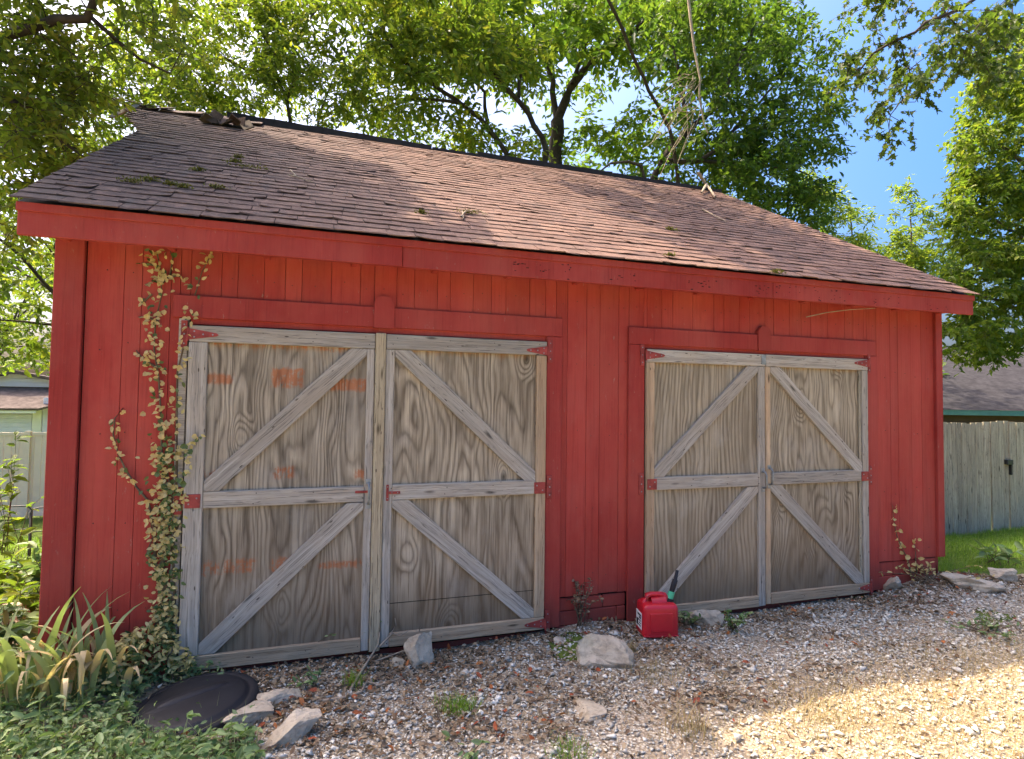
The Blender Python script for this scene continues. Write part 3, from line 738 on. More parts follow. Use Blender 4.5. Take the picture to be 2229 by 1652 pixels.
# broken left ridge end: lifted shingles and splintered boards
def slab_at(name, c, sx, sy, sz, rot, mat, parent):
    v, f = chamfer_box_data(sx/2, sy/2, sz/2, .004); v = np.array(v); v[:, 2] += .03*np.abs(v[:, 0]/sx)**2
    o = mesh_np(name, v, f, mat, parent); o.location = c; o.rotation_euler = rot; return o
for i in range(9):
    xx = -.60+i*.16
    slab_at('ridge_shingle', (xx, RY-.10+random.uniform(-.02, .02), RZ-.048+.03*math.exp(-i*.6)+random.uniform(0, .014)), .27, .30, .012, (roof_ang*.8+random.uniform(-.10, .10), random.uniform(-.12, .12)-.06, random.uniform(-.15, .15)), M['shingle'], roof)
for i in range(4):
    slab_at('splintered_board', (HX+.10+i*.07, RY-.30+i*.05, RZ-.20+i*.03), .045, .42-.06*i, .018, (roof_ang+.35-.1*i, .5-.3*i, -.25+.12*i), M['grey_wood'], roof)
hc = at(375, 276, 3.0); ys_ = 3.0
for k in range(5):
    ys_ = float(EY+(hc[2]-EZ)/SL)
hp = None
for yy in np.linspace(2, 3.5, 60):
    p = at(375, 278, yy)
    if roof_z(yy) >= p[2]-.0: hp = p
    else: break
hp = hp if hp is not None else np.array([.5, 3, roof_z(3)])
hp[2] = roof_z(hp[1])
slab_at('roof_hole', tuple(hp+un*.014), .32, .14, .012, (roof_ang, 0, .05), M['dark'], roof)
for i in range(7):
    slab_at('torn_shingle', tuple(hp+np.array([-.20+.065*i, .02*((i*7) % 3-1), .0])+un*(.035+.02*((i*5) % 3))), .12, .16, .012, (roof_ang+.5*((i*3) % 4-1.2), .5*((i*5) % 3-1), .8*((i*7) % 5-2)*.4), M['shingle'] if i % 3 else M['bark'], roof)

# ------------------------------------------------------------------ trees
def resample(pts, step):
    pts = np.asarray(pts, float); out = [pts[0]]; par = [0.0]
    seg = np.linalg.norm(np.diff(pts, axis=0), axis=1); tot = seg.sum(); n = max(2, int(tot/step)+1)
    cum = np.concatenate([[0], np.cumsum(seg)])/tot
    t = np.linspace(0, 1, n)
    return np.stack([np.interp(t, cum, pts[:, i]) for i in range(3)], 1), t
def tree(name, label, limbs, blobs, leafmat, barkmat, group='trees around the barn', size=.13, asp=.5, sprays=5, per=9, spl=.45, shape='oval', droop=.35, seed=1, step=.35, bare=0.0):
    g = np.random.default_rng(seed)
    nodes, rads, paths = [], [], []
    for pts, r0, r1 in limbs:
        p, t = resample(pts, step)
        w_ = g.normal(0, .03, p.shape)*np.minimum(1, np.linspace(0, 3, len(p)))[:, None]; w_[-1] = 0
        p = p+w_; r = r0+(r1-r0)*t; paths.append((p, r)); nodes.append(p); rads.append(r)
    nodes = np.concatenate(nodes); rads = np.concatenate(rads)
    base = limbs[0][0][0]
    cl = []
    for (px, py, rx_, ry_, Y, dY, n) in blobs:
        for _ in range(n):
            while True:
                u, v = g.uniform(-1, 1, 2)
                if u*u+v*v < 1: break
            cl.append(at(px+u*rx_, py+v*ry_, Y+g.uniform(-dY, dY)))
    cl = np.array(cl)
    d0 = np.min(np.linalg.norm(cl[:, None]-nodes[None], axis=2), axis=1)
    N, Rr = list(nodes), list(rads)
    NA = np.zeros((len(nodes)+len(cl)*4, 3)); RA = np.zeros(len(NA)); k = len(nodes); NA[:k] = nodes; RA[:k] = rads
    for i in np.argsort(d0):
        c = cl[i]; dd = np.linalg.norm(NA[:k]-c, axis=1)+np.maximum(0, NA[:k, 2]-c[2])*.5
        j = int(np.argmin(dd)); p = NA[j]; L = np.linalg.norm(c-p)
        if L < .08: continue
        t = np.linspace(0, 1, 5)[:, None]
        bow = np.array([0, 0, .12*L])+g.normal(0, .07*L, 3)
        path = p+(c-p)*t+np.sin(t*np.pi)*bow
        rs = min(RA[j]*.75, .006+.011*L); r = rs+(.004-rs)*t[:, 0]
        paths.append((path, np.maximum(r, .0035)))
        NA[k:k+4] = path[1:]; RA[k:k+4] = r[1:]; k += 4
    n = len(cl); S_ = n*sprays
    bp = np.repeat(cl, sprays, 0)+g.normal(0, .06, (S_, 3))
    dr = unit(g.normal(0, 1, (S_, 3))*np.array([1, 1, .55])+np.array([0, 0, -droop*.5]))
    ln = spl*g.uniform(.5, 1.25, S_)
    tips = bp+dr*ln[:, None]+np.array([0, 0, -1.])*(droop*ln*.35)[:, None]
    v1, f1 = tube_data(paths, 6)
    # spray stalks, triangular, in one go
    sw = .0035
    a = unit(np.cross(dr, np.array([.3, .2, 1.]))); b = np.cross(dr, a)
    tri = np.stack([a, -.5*a+.87*b, -.5*a-.87*b], 1)*sw
    V2 = np.concatenate([bp[:, None]+tri, tips[:, None]+tri*.3], 1).reshape(-1, 3)
    q = np.array([[0, 1, 4, 3], [1, 2, 5, 4], [2, 0, 3, 5]]); F2 = (q[None]+(np.arange(S_)*6)[:, None, None]).reshape(-1, 4)+len(v1)
    root = tag(empty(name, tuple(map(float, base))), label, 'tree', group)
    V = np.concatenate([v1, V2])-np.array(base)
    mesh_np('trunk_and_branches', V, np.concatenate([f1, F2]), barkmat, root, True)
    t = (np.arange(per)+.6)/per
    P = (bp[:, None]*(1-t)[None, :, None]+tips[:, None]*t[None, :, None]).reshape(-1, 3)
    D = np.repeat(dr, per, 0)
    side = unit(np.cross(D, np.array([.1, .2, 1.]))+g.normal(0, .35, D.shape))*np.tile(np.where(np.arange(per) % 2, 1, -1), S_)[:, None]
    ax = unit(D*.55+side*.9+np.array([0, 0, -droop])+g.normal(0, .25, D.shape))
    nr = unit(np.array([0, 0, 1.])+g.normal(0, .55, D.shape))
    Ls = size*g.uniform(.6, 1.2, len(P))
    keep = g.random(len(P)) > bare
    P, ax, nr, Ls = P[keep], ax[keep], nr[keep], Ls[keep]
    o = leaves('crown', P-np.array(base), ax, nr, Ls, Ls*asp, leafmat, root, shape)
    tag(o, kind='stuff'); return root
def L3(pts, Y):           # picture points with one depth or a list of depths
    Y = Y if hasattr(Y, '__len__') else [Y]*len(pts)
    return [at(p[0], p[1], y) for p, y in zip(pts, Y)]
def to_ground(p, dx=0, dy=0):
    return np.array([p[0]+dx, p[1]+dy, float(gz(p[0]+dx, p[1]+dy))-.1])

# central tree, trunk forking above the ridge
Y = 13.0
tr = L3([(1205, 420), (1210, 330), (1213, 262)], Y); tr = [to_ground(tr[0])]+tr
limbs = [(tr, .27, .21), (L3([(1213, 262), (1246, 182), (1279, 140), (1321, 107), (1377, 65), (1451, 29), (1530, -20)], np.linspace(Y, Y-2, 7)), .15, .05),
         (L3([(1213, 262), (1203, 200), (1194, 146), (1175, 91), (1150, 20)], np.linspace(Y, Y+1, 5)), .11, .04),
         (L3([(1246, 182), (1268, 120), (1290, 60), (1300, -30)], Y-.5), .07, .03), (L3([(1194, 146), (1230, 80), (1240, 10)], Y), .05, .02)]
blobs = [(1250, 60, 330, 90, Y, 2.5, 150), (1080, 60, 230, 110, Y, 2.0, 90), (1480, 70, 230, 110, Y-1, 2.5, 120), (1300, -90, 420, 90, Y-1, 3, 120),
         (1300, 330, 160, 60, Y+1, 1.5, 36), (1190, 180, 130, 60, Y+1.5, 1, 16), (1420, 290, 90, 60, Y, 1.5, 26)]
tree('shade_tree', 'tall shade tree rising behind the middle of the roof, trunk forking above ridge', limbs, blobs, M['leaf_mid'], M['bark_dark'], size=.26, spl=.8, seed=3, per=7, sprays=4)
# multi-stem tree left of it
Y = 9.5
b0 = at(1150, 470, Y); g0 = to_ground(b0)
limbs = [([g0, b0, *L3([(1185, 360), (1191, 325), (1160, 265), (1129, 212), (1100, 185), (1077, 160), (1040, 120)], Y)], .14, .05),
         ([g0+np.array([-.25, .2, 0]), *L3([(1125, 390), (1110, 348), (1067, 277), (1012, 228), (927, 182), (866, 120), (830, 60)], np.linspace(Y, Y-1, 7))], .13, .03),
         (L3([(1061, 267), (1056, 208), (1022, 169), (1015, 110)], Y), .05, .02), (L3([(1129, 212), (1135, 150), (1120, 80)], Y), .05, .02),
         (L3([(1012, 228), (940, 215), (880, 215), (840, 230)], Y-.6), .04, .015)]
blobs = [(900, 60, 200, 110, Y-.5, 1.5, 110), (820, 190, 110, 100, Y, 1.5, 46), (1000, 100, 160, 90, Y, 1.5, 70), (930, 260, 120, 50, Y, 1.2, 26), (1060, 320, 120, 45, Y+.5, 1.2, 30), (820, -50, 260, 60, Y-1, 1.5, 60), (1110, 130, 100, 60, Y, 1, 26)]
tree('shade_tree', 'several-stemmed tree leaning left behind the roof left of the forked trunk', limbs, blobs, M['leaf_yel'], M['bark_dark'], size=.21, asp=.42, spl=.66, seed=5, per=7, sprays=4)
# dense darker tree over the right part of the roof
Y = 8.5
b0 = at(1440, 560, Y); g0 = to_ground(b0)
limbs = [([g0, b0, *L3([(1410, 420), (1440, 350), (1500, 280), (1564, 230), (1600, 150), (1640, 60)], Y)], .15, .04),
         (L3([(1405, 400), (1393, 355), (1334, 352), (1305, 374)], Y-.3), .05, .02),
         (L3([(1440, 350), (1520, 350), (1564, 327), (1623, 253), (1690, 180)], Y-.5), .07, .02),
         (L3([(1520, 350), (1600, 355), (1680, 360), (1760, 380)], Y-.5), .05, .015), (L3([(1500, 280), (1480, 180), (1460, 60)], Y), .06, .02)]
blobs = [(1640, 250, 190, 110, Y-.3, 1.3, 130), (1700, 360, 110, 90, Y-.5, 1.2, 70), (1600, 100, 190, 100, Y, 1.5, 100), (1520, 350, 120, 55, Y, 1, 34), (1740, 440, 70, 55, Y-.3, .8, 26), (1560, 0, 200, 60, Y-.5, 1.5, 50), (1390, 390, 80, 30, Y+.5, .8, 12), (1780, 130, 60, 110, Y, .8, 22), (1790, 290, 45, 60, Y, .6, 12)]
tree('shade_tree', 'dense dark green tree overhanging the right half of the roof', limbs, blobs, M['leaf_dark'], M['bark_dark'], size=.18, spl=.6, seed=8, per=8, sprays=4)
# slender tree behind the left part of the ridge
Y = 8.0
b0 = at(640, 330, Y); g0 = to_ground(b0)
limbs = [([g0, b0, *L3([(636, 280), (625, 225), (605, 170), (580, 110), (560, 40), (550, -20)], Y)], .10, .02),
         (L3([(622, 215), (640, 185), (632, 140), (650, 80), (690, 20)], Y), .05, .015), (L3([(605, 170), (540, 150), (480, 130), (400, 120), (300, 130), (220, 180)], np.linspace(8.0, 9.0, 6)), .04, .012), (L3([(300, 130), (230, 220), (170, 300)], 9.2), .02, .01),
         (L3([(690, 290), (700, 230), (735, 150)], Y+.3), .03, .012)]
blobs = [(260, 170, 110, 90, Y+1, 1.2, 46), (180, 290, 110, 80, Y+1.5, 1.2, 40), (330, 80, 110, 80, Y+.5, 1.2, 34), (520, 130, 170, 130, Y, 1.5, 100), (640, 100, 110, 100, Y, 1.2, 34), (430, 210, 130, 50, Y, 1, 26), (560, 0, 200, 40, Y, 1.2, 34), (740, 210, 60, 90, Y+.5, 1, 18), (620, 235, 90, 40, Y+.5, .8, 6)]
tree('slender_tree', 'slender yellowing tree with thin forked trunk behind the left ridge', limbs, blobs, M['leaf_yel'], M['bark_dark'], size=.14, asp=.42, spl=.5, seed=11, per=9, sprays=5)
# near tree at the left whose dark limb crosses the top left corner
gx = np.array([-3.4, 2.2, 0.]); gx[2] = gz(-3.4, 2.2)-.1
lim = L3([(-60, 150), (0, 99), (49, 66), (105, 41), (184, 35), (201, 16), (215, -25)], np.linspace(2.0, 1.6, 7))
limbs = [([gx, np.array([-3.3, 2.2, 2.5]), np.array([-3.0, 2.0, 4.2]), lim[0]], .17, .07), (lim, .05, .034),
         (L3([(201, 40), (244, 86), (290, 105), (329, 138), (370, 160)], 1.9), .022, .008),
         (L3([(-40, 180), (40, 230), (120, 300), (180, 340)], 2.2), .035, .01), ([lim[6], np.array([-1.2, 1.2, 5.9]), np.array([-.2, .9, 6.8])], .034, .015),
         ([np.array([-3.0, 2.0, 4.2]), np.array([-2.6, 2.0, 6.0]), np.array([-1.8, 1.8, 7.5])], .09, .03)]
blobs = [(60, 200, 130, 140, 2.4, .8, 60), (130, 90, 150, 90, 2.2, .6, 30), (100, 370, 120, 90, 2.6, .6, 34), (60, 300, 90, 120, 3.2, .8, 30), (330, 60, 100, 70, 2.2, .6, 8), (30, 470, 60, 80, 3.0, .6, 14), (200, -60, 320, 60, 1.7, .8, 30)]
near = tree('overhanging_tree', 'near tree at left with dark crooked limb crossing the top left corner', limbs, blobs, M['leaf_yel'], M['bark_dark'], size=.095, asp=.45, spl=.36, sprays=5, per=8, seed=13, step=.2)
# high crown of the same stand, mostly above the picture, that shades the left of the roof and yard
def crown3d(name, label, trunk, r0, centres, n, spread, leafmat, size, seed, **kw):
    g = np.random.default_rng(seed); fake = []
    limbs = [(trunk, r0, r0*.45)]
    for c in centres: limbs.append(([np.array(trunk[-1]), (np.array(trunk[-1])+np.array(c[:3]))/2+np.array([0, 0, .4]), np.array(c[:3])], r0*.35, .02))
    pts = []
    for c in centres:
        for _ in range(int(n*c[3])): pts.append(np.array(c[:3])+g.normal(0, 1, 3)*np.array(spread)*c[3]**.33)
    return tree_pts(name, label, limbs, np.array(pts), leafmat, size, seed, **kw)
def tree_pts(name, label, limbs, pts, leafmat, size, seed, **kw):
    global at
    it = iter(list(pts)); keep = at
    at = lambda *a: next(it)
    try: o = tree(name, label, limbs, [(0, 0, 1, 1, 0, 0, len(pts))], leafmat, M['bark_dark'], size=size, seed=seed, **kw)
    finally: at = keep
    return o
def roof_hit(px, py):
    lo, hi = EY, RY
    for _ in range(40):
        mid = (lo+hi)/2
        if at(px, py, mid)[2] > roof_z(mid): lo = mid
        else: hi = mid
    return at(px, py, lo)
SD = np.array(sun_dir)
up_l = [tuple(roof_hit(px, py)+SD*h_)+(w_,) for px, py, h_, w_ in ((120, 415, 5.6, .8), (215, 375, 5.2, .7), (330, 330, 5.8, 1), (300, 405, 6.2, .8), (420, 290, 5.2, .8), (440, 360, 6.0, 1.1), (520, 300, 5.4, .9), (560, 365, 6.4, 1.2),
        (600, 440, 5.8, 1.1), (650, 330, 5.6, .8), (660, 400, 6.6, 1.2), (720, 450, 6.0, 1.2), (720, 370, 6.4, .9), (790, 470, 6.2, 1.0), (800, 420, 5.8, .5), (480, 430, 5.6, .8))]
yard = [tuple(np.array([gx_, gy_, 0.])+SD*h_)+(w_,) for gx_, gy_, h_, w_ in ((.3, -1.5, 8.2, 1), (.9, -2.0, 8.6, 1), (1.5, -1.6, 8.8, 1), (2.1, -2.2, 8.4, 1), (2.5, -1.7, 9.0, 1), (1.0, -.9, 8.6, .8), (-.2, -.9, 8.2, .8), (1.8, -2.9, 8.6, .8), (2.9, -2.4, 8.8, .6))]
crown3d('overhanging_tree', 'tall tree standing left behind the barn with crown above the picture', [np.array([-4.2, 6.5, -1.]), np.array([-4.0, 6.3, 3.]), np.array([-3.3, 5.6, 6.5])], .24,
        [c[:3]+(c[3]*.8,) for c in up_l]+yard, 16, (.40, .40, .25), M['leaf_mid'], .16, 17, spl=.34, per=10, sprays=5)
up_r = [tuple(roof_hit(px, py)+SD*h_)+(w_,) for px, py, h_, w_ in ((1430, 470, 5.6, .5), (1500, 440, 5.8, .8), (1560, 490, 5.4, 1), (1640, 500, 6.0, 1), (1720, 540, 5.6, 1.1), (1800, 560, 6.2, 1), (1880, 590, 5.8, 1), (1960, 605, 5.4, .8), (1990, 585, 6.0, .7), (1600, 545, 5.6, .5))]
crown3d('overhanging_tree', 'tall tree close behind the barn whose crown spreads above the picture', [np.array([11.2, 8.9, -.7]), np.array([10.8, 8.6, 4.5]), np.array([9.2, 7.6, 8.2]), np.array([6.6, 6.0, 10.0])], .075,
        up_r, 15, (.38, .38, .25), M['leaf_dark'], .16, 18, spl=.34, per=10, sprays=5)
# right side: big sunny tree beyond the garage and near maple bough
Y = 6.5
b0 = at(2290, 800, Y); g0 = to_ground(b0)
limbs = [([g0, b0, *L3([(2300, 600), (2290, 400), (2260, 200), (2230, 60)], Y)], .22, .06), (L3([(2300, 600), (2230, 520), (2150, 470)], Y), .07, .02),
         (L3([(2290, 400), (2200, 330), (2120, 280)], Y), .07, .02), (L3([(2300, 700), (2200, 660), (2120, 640)], Y), .06, .02)]
blobs = [(2190, 300, 110, 140, Y, 1, 100), (2165, 470, 120, 110, Y, 1, 120), (2170, 640, 125, 110, Y, 1, 120), (2220, 130, 90, 90, Y, 1, 50), (2130, 740, 90, 50, Y+.5, .8, 34), (2100, 300, 40, 60, Y, .5, 10), (2290, 400, 110, 380, Y, 1, 60)]
tree('leafy_tree', 'bushy sunlit tree filling the right edge above the grey garage roof', limbs, blobs, M['leaf_right'], M['bark'], size=.15, asp=.55, spl=.42, seed=19, per=11, sprays=6, droop=.45)
Y = 1.2
gm = np.array([8.2, -3.2, 0.])
lim = L3([(2330, -130), (2230, -70), (2100, 8), (2000, 62), (1920, 108), (1860, 160), (1800, 205)], np.linspace(.2, 1.6, 7))
limbs = [([gm, np.array([8.1, -3.1, 3.]), np.array([7.9, -2.6, 5.2]), lim[0]], .16, .06), (lim, .035, .008), (L3([(1960, 90), (1985, 170), (1960, 230), (1935, 280)], 1.1), .010, .004), (L3([(2060, 30), (2110, 80), (2090, 150)], .9), .012, .004),
         (L3([(2230, -70), (2200, 20), (2190, 110)], .7), .014, .005)]
blobs = [(1950, 130, 110, 60, 1.2, .4, 15), (1890, 60, 70, 60, 1.3, .4, 8), (1955, 220, 40, 55, 1.1, .25, 7), (1935, 285, 16, 20, 1.1, .1, 2), (2080, 60, 110, 60, .9, .4, 18), (2170, 120, 70, 70, .8, .4, 14), (2030, 150, 60, 40, 1.0, .3, 6), (1850, 150, 50, 40, 1.5, .3, 6), (2190, 30, 60, 50, .7, .4, 12), (1960, -10, 120, 30, 1.1, .4, 10), (2120, 160, 60, 40, .9, .3, 6)]
tree('maple_tree', 'near maple reaching in from the top right with a drooping leafy bough', limbs, blobs, M['leaf_maple'], M['bark_dark'], size=.085, asp=.85, spl=.24, sprays=4, per=6, seed=23, shape='maple', droop=.8, step=.2)
# low far trees at the right, beyond the roof
for (px, Y, lab, bl, sd_) in ((1860, 18., 'pale feathery treetop just right of the roof slope', [(1830, 500, 70, 60, 18, 1.5, 26), (1800, 440, 60, 50, 18, 1.2, 16), (1880, 550, 60, 50, 18, 1.5, 18), (1760, 400, 40, 40, 18, 1, 8)], 29),
                             (1990, 16., 'pale young tree standing in the gap of sky at right', [(1990, 560, 60, 60, 16, 1.2, 26), (1985, 480, 45, 55, 16, 1, 16), (1975, 420, 15, 20, 16, .5, 3), (2040, 580, 50, 60, 16, 1.2, 20), (1940, 600, 70, 40, 16, 1.2, 18)], 31)):
    b0 = at(px, 640, Y); g0 = to_ground(b0)
    tree('young_tree', lab, [([g0, b0, at(px-5, 560, Y), at(px-8, 460, Y)], .12, .03)], bl, M['leaf_right'], M['bark'], size=.30, asp=.30, spl=.8, seed=sd_, per=9, shape='lance', droop=.2)
# trees behind the neighbours
for (lab, xs_, Y, z0, h_, n, mat, sd_) in (
    ('broad tree behind the pale grey house at left', -13., 30., -1.6, 11., 190, 'leaf_yel', 37), ('yellow green tree rising from behind the left barn wall', -3.9, 14., -1.2, 9.0, 130, 'leaf_yel', 41), ('tall tree beyond the grey house roof at far left', -18., 33., -1.6, 12., 170, 'leaf_mid', 39),
    ('hedge like tree behind the neighbouring garage at right', 20., 13., -.6, 4.8, 120, 'leaf_mid', 43), ('rounded tree behind the garage roof by the barn corner', 15., 15., -.6, 4.6, 110, 'leaf_dark', 47), ('tall tree behind the right of the barn shading the garage roof', 12.0, 12.5, -.6, 9.0, 130, 'leaf_mid', 49),
    ('large far tree low behind the middle of the barn', 4.5, 20., -1., 7.5, 110, 'leaf_mid', 53), ('far tree seen low behind the left of the ridge', -1.5, 18., -1., 8.0, 110, 'leaf_yel', 59), ('far tree seen low behind the right of the ridge', 11., 20., -.7, 6.5, 110, 'leaf_right', 61),
    ('tall tree beyond the yard at the far left', -10.5, 13., -1.1, 9.5, 150, 'leaf_yel', 67)):
    base = np.array([xs_, Y, z0]); g = np.random.default_rng(sd_)
    cs = [(xs_+g.normal(0, h_*.22), Y+g.normal(0, h_*.15), z0+h_*g.uniform(.48, .98), g.uniform(.6, 1.2)) for _ in range(9)]
    crown3d('background_tree', lab, [base-np.array([0, 0, .2]), base+np.array([0, 0, h_*.25]), base+np.array([.1, 0, h_*.45])], .18, cs, n/9, (h_*.13, h_*.13, h_*.10), M[mat], .24, sd_, spl=.7, per=9)
# dead limb hanging in front of the dark tree, with bare twigs
Y = 6.2
pth = L3([(1497, -20), (1503, 40), (1512, 110), (1524, 170), (1522, 210), (1533, 270), (1541, 290)], Y)
dl = [(np.array(pth), np.linspace(.035, .012, 7))]
g = np.random.default_rng(71)
for i in range(26):
    s = (1500+g.uniform(-5, 30), g.uniform(150, 290)); e = (s[0]-g.uniform(15, 110), s[1]+g.uniform(20, 130))
    mid = ((s[0]+e[0])/2+g.uniform(-12, 12), (s[1]+e[1])/2+g.uniform(-22, 4))
    dl.append((np.array(L3([s, mid, e], [Y, Y+g.uniform(-.2, .2), Y+g.uniform(-.4, .4)])), np.array([.008, .006, .003])))
o = tubes('hanging_dead_limb', dl, M['twig'], None, 5); tag(o, 'dead broken limb with bare twigs hanging above the ridge', 'branch')

# ------------------------------------------------------------------ neighbours
def m_simple(name, col, **k): return m_plain(name, col, **k)
M['siding_grey'] = m_plain('pale_grey_siding', (.66, .68, .84), .6, .3, .06, 3, 0, .02)
M['siding_light'] = m_plain('white_trim', (.74, .75, .76), .6, .3, .05, 3, 0, .02)
M['house_roof'] = m_plain('house_shingles', (.12, .095, .085), .95, .1, .35, 5)
M['vinyl'] = m_plain('cream_vinyl', (.95, .75, .54), .5, .4, .05, 3, 0, .02)
M['garage_roof'] = m_plain('grey_shingles', (.042, .040, .044), .95, .06, .35, 5)
M['teal'] = m_plain('teal_paint', (.16, .36, .31), .6, .3, .1, 5)
M['brownwall'] = m_plain('brown_siding', (.15, .085, .055), .7, .3, .15, 5)
# wooden fence at the right
fence = tag(empty('picket_fence', (8.0, 1.73, 0)), 'weathered grey green board fence on the lawn right of the barn', 'fence')
pv, pf = chamfer_box_data(.5, .5, .5, .03); pv = np.array(pv)
pm = bpy.data.meshes.new('picket'); pm.from_pydata([tuple(v) for v in pv], [], pf); pm.materials.append(M['fence_wood'])
x = 7.5; i = 0
while x < 14.5:
    w_ = random.choice([.088, .095, .14, .145, .075]); z0 = float(gz(x, 1.73))
    h_ = 1.56+random.uniform(-.012, .012)
    o = link('picket', pm, fence); o.scale = (h_, .02, w_-.004)      # grain runs along local x
    o.rotation_euler = (random.gauss(0, .004), -math.pi/2+random.gauss(0, .006), 0); o.location = (x+w_/2-8.0, random.choice([0, 0, -.012]), z0+h_/2+.02-.03)
    x += w_+random.choice([.001, .001, .003])
for zz in (.35, 1.25):
    box('fence_rail', -.5, 6.5, .015, .05, zz, zz+.09, M['fence_wood'], fence)
lt = at(2195, 1008, 1.70)
boxes('latch', [(lt[0]-8-.06, lt[0]-8+.06, -.06, -.012, lt[2]-.02, lt[2]+.05), (lt[0]-8+.035, lt[0]-8+.06, -.05, -.012, lt[2]-.17, lt[2]-.02)], M['blackmetal'], fence, .004)
# garage beyond it
ga = math.radians(-22.5)
gp = at(2047, 896, 9.0)
gar = tag(empty('garage', (float(gp[0]), float(gp[1]), -.75), ga), 'low neighbouring garage with grey shingle roof and teal fascia', 'garage')
ez = gp[2]+.75
box('wall', -4.0, 9.0, .35, 5.8, 0, ez+.02, M['brownwall'], gar)
box('fascia_board', -4.2, 9.2, -.03, 0, ez-.10, ez+.06, M['teal'], gar)
gs = .42
rl = 3.1
mesh_np('roof', [(-4.3, -.05, ez+.06), (9.3, -.05, ez+.06), (9.3, rl, ez+.06+gs*rl), (-4.3, rl, ez+.06+gs*rl), (9.3, 6.2, ez+.06), (-4.3, 6.2, ez+.06)], [[0, 1, 2, 3], [3, 2, 4, 5]], M['garage_roof'], gar)
gr = gar.children[-1]
cm = None
th = math.atan(gs); cl_ = rl/math.cos(th); nrow = 22
for r_ in range(nrow):
    s0 = r_*cl_/nrow; v, f = chamfer_box_data(6.8, cl_/nrow*.55, .006, .002)
    if cm is None:
        cm = bpy.data.meshes.new('shingle_course'); cm.from_pydata([tuple(p) for p in v], [], f); cm.materials.append(M['garage_roof'])
    o = link('shingle_course', cm, gr); o.rotation_euler = (th+.03, 0, 0)
    o.location = (2.5, -.05+(s0+cl_/nrow*.5)*math.cos(th), ez+.06+(s0+cl_/nrow*.5)*math.sin(th)+.012)
# grey house far left
hp0 = at(60, 900, 22.); hx, hy = float(hp0[0]), 22.0
house = tag(empty('house', (hx, hy, -1.55), math.radians(10)), 'pale blue grey clapboard house with shingled gable roofs', 'house')
def clap(name, x0, x1, y, z0, z1, par, topf=None):
    z = z0
    while z < z1-.02:
        a, b = x0, x1
        if topf: a, b = topf(z+.1)
        if b-a > .1:
            o = box(name, a, b, y-.03, y, z, z+.15, M['siding_grey'], par, .002); o.rotation_euler = (-.08, 0, 0)
        z += .155
zz = lambda py, Y=22.: float(at(60, py, Y)[2])+1.55
e1 = zz(892); e0 = 0.0
box('wall', -3.3, 4.0, .02, 5.0, 0, e1+.1, M['siding_grey'], house)
clap('clapboard', .45, 4.0, 0, 0, e1+.35, house)
box('corner_trim', .15, .42, -.05, .05, 0, e1, M['siding_light'], house)
clap('clapboard', -3.3, .13, 0, 0, e1-.2, house)
box('fascia_board', -3.5, .3, -.35, -.30, e1-.12, e1+.05, M['siding_light'], house)
mesh_np('porch_roof', [(-3.6, -.37, e1+.06), (.35, -.37, e1+.06), (2.6, -.2, e1+.75), (2.6, 1.2, e1+.85), (-3.6, 1.2, e1+.85), (-3.6, -.37, e1-.02), (.35, -.37, e1-.02), (2.6, -.2, e1+.66)], [[0, 1, 2, 3, 4], [0, 5, 6, 1], [1, 6, 7, 2]], M['house_roof'], house)
g1 = zz(815, 23.5)
mesh_np('upper_gable', [(-3.4, 1.2, e1+.7), (2.7, 1.2, e1+.7), (-.6, 1.2, g1), (-3.4, 6, e1+.7), (2.7, 6, e1+.7), (-.6, 6, g1)], [[0, 1, 2], [1, 4, 5, 2], [0, 2, 5, 3]], M['siding_grey'], house)
mesh_np('upper_roof', [(-.6, .9, g1+.12), (2.95, .9, e1+.72), (2.95, 6.2, e1+.72), (-.6, 6.2, g1+.12), (-4.1, .9, e1+.72), (-4.1, 6.2, e1+.72), (-.6, .9, g1+.0), (2.95, .9, e1+.60), (-4.1, .9, e1+.60)], [[0, 1, 2, 3], [0, 3, 5, 4], [0, 6, 7, 1], [0, 4, 8, 6]], M['house_roof'], house)
def gtop(z):
    t = (z-(e1+.7))/(g1-(e1+.7)); return (-3.4+2.8*t+.05, 2.7-3.3*t-.05)
clap('clapboard', 0, 0, 1.19, e1+.86, g1-.1, house, gtop)
# cream vinyl fence
vf = at(60, 940, 13.0)
vin = tag(empty('vinyl_fence', (float(vf[0]), 13.0, -1.15)), 'cream vinyl privacy fence in front of the grey house', 'fence')
hv = float(vf[2])+1.15
px = -3.6
while px < 3.2:
    box('fence_board', px+.002, px+.148, -.012, .012, .04, hv-.08, M['vinyl'], vin, .003); px += .15
for x_ in (-3.62, -1.2, .02, 2.4): box('fence_post', x_-.06, x_+.06, -.07, .07, -.1, hv+.02, M['vinyl'], vin)
for x0, x1 in ((-3.55, -1.27), (-1.13, -.05), (.09, 2.33)):
    box('fence_rail', x0, x1, -.03, .03, hv-.09, hv-.01, M['vinyl'], vin); box('fence_rail', x0, x1, -.03, .03, .03, .12, M['vinyl'], vin)
# black wire hoop border in the left yard
wf = at(45, 1130, 3.6); wz = float(gz(wf[0], 3.6))
wire = tag(empty('wire_border', (float(wf[0]), 3.6, wz)), 'black wire garden border with rounded tops in left yard', 'border fence')
for i, (x0, y0) in enumerate(((-.55, .0), (-.22, .05), (.12, -.1), (.3, .35))):
    w_, h_ = .30, .56
    pts = [(x0, y0, -.05), (x0, y0, h_-.05), (x0+.03, y0, h_-.01), (x0+.08, y0, h_), (x0+w_-.08, y0, h_), (x0+w_-.03, y0, h_-.01), (x0+w_, y0, h_-.05), (x0+w_, y0, -.05)]
    tubes('hoop', [(np.array(pts), [.008]*8), (np.array([(x0, y0, h_*.55), (x0+w_, y0, h_*.55)]), [.006, .006])], M['blackmetal'], wire, 6)

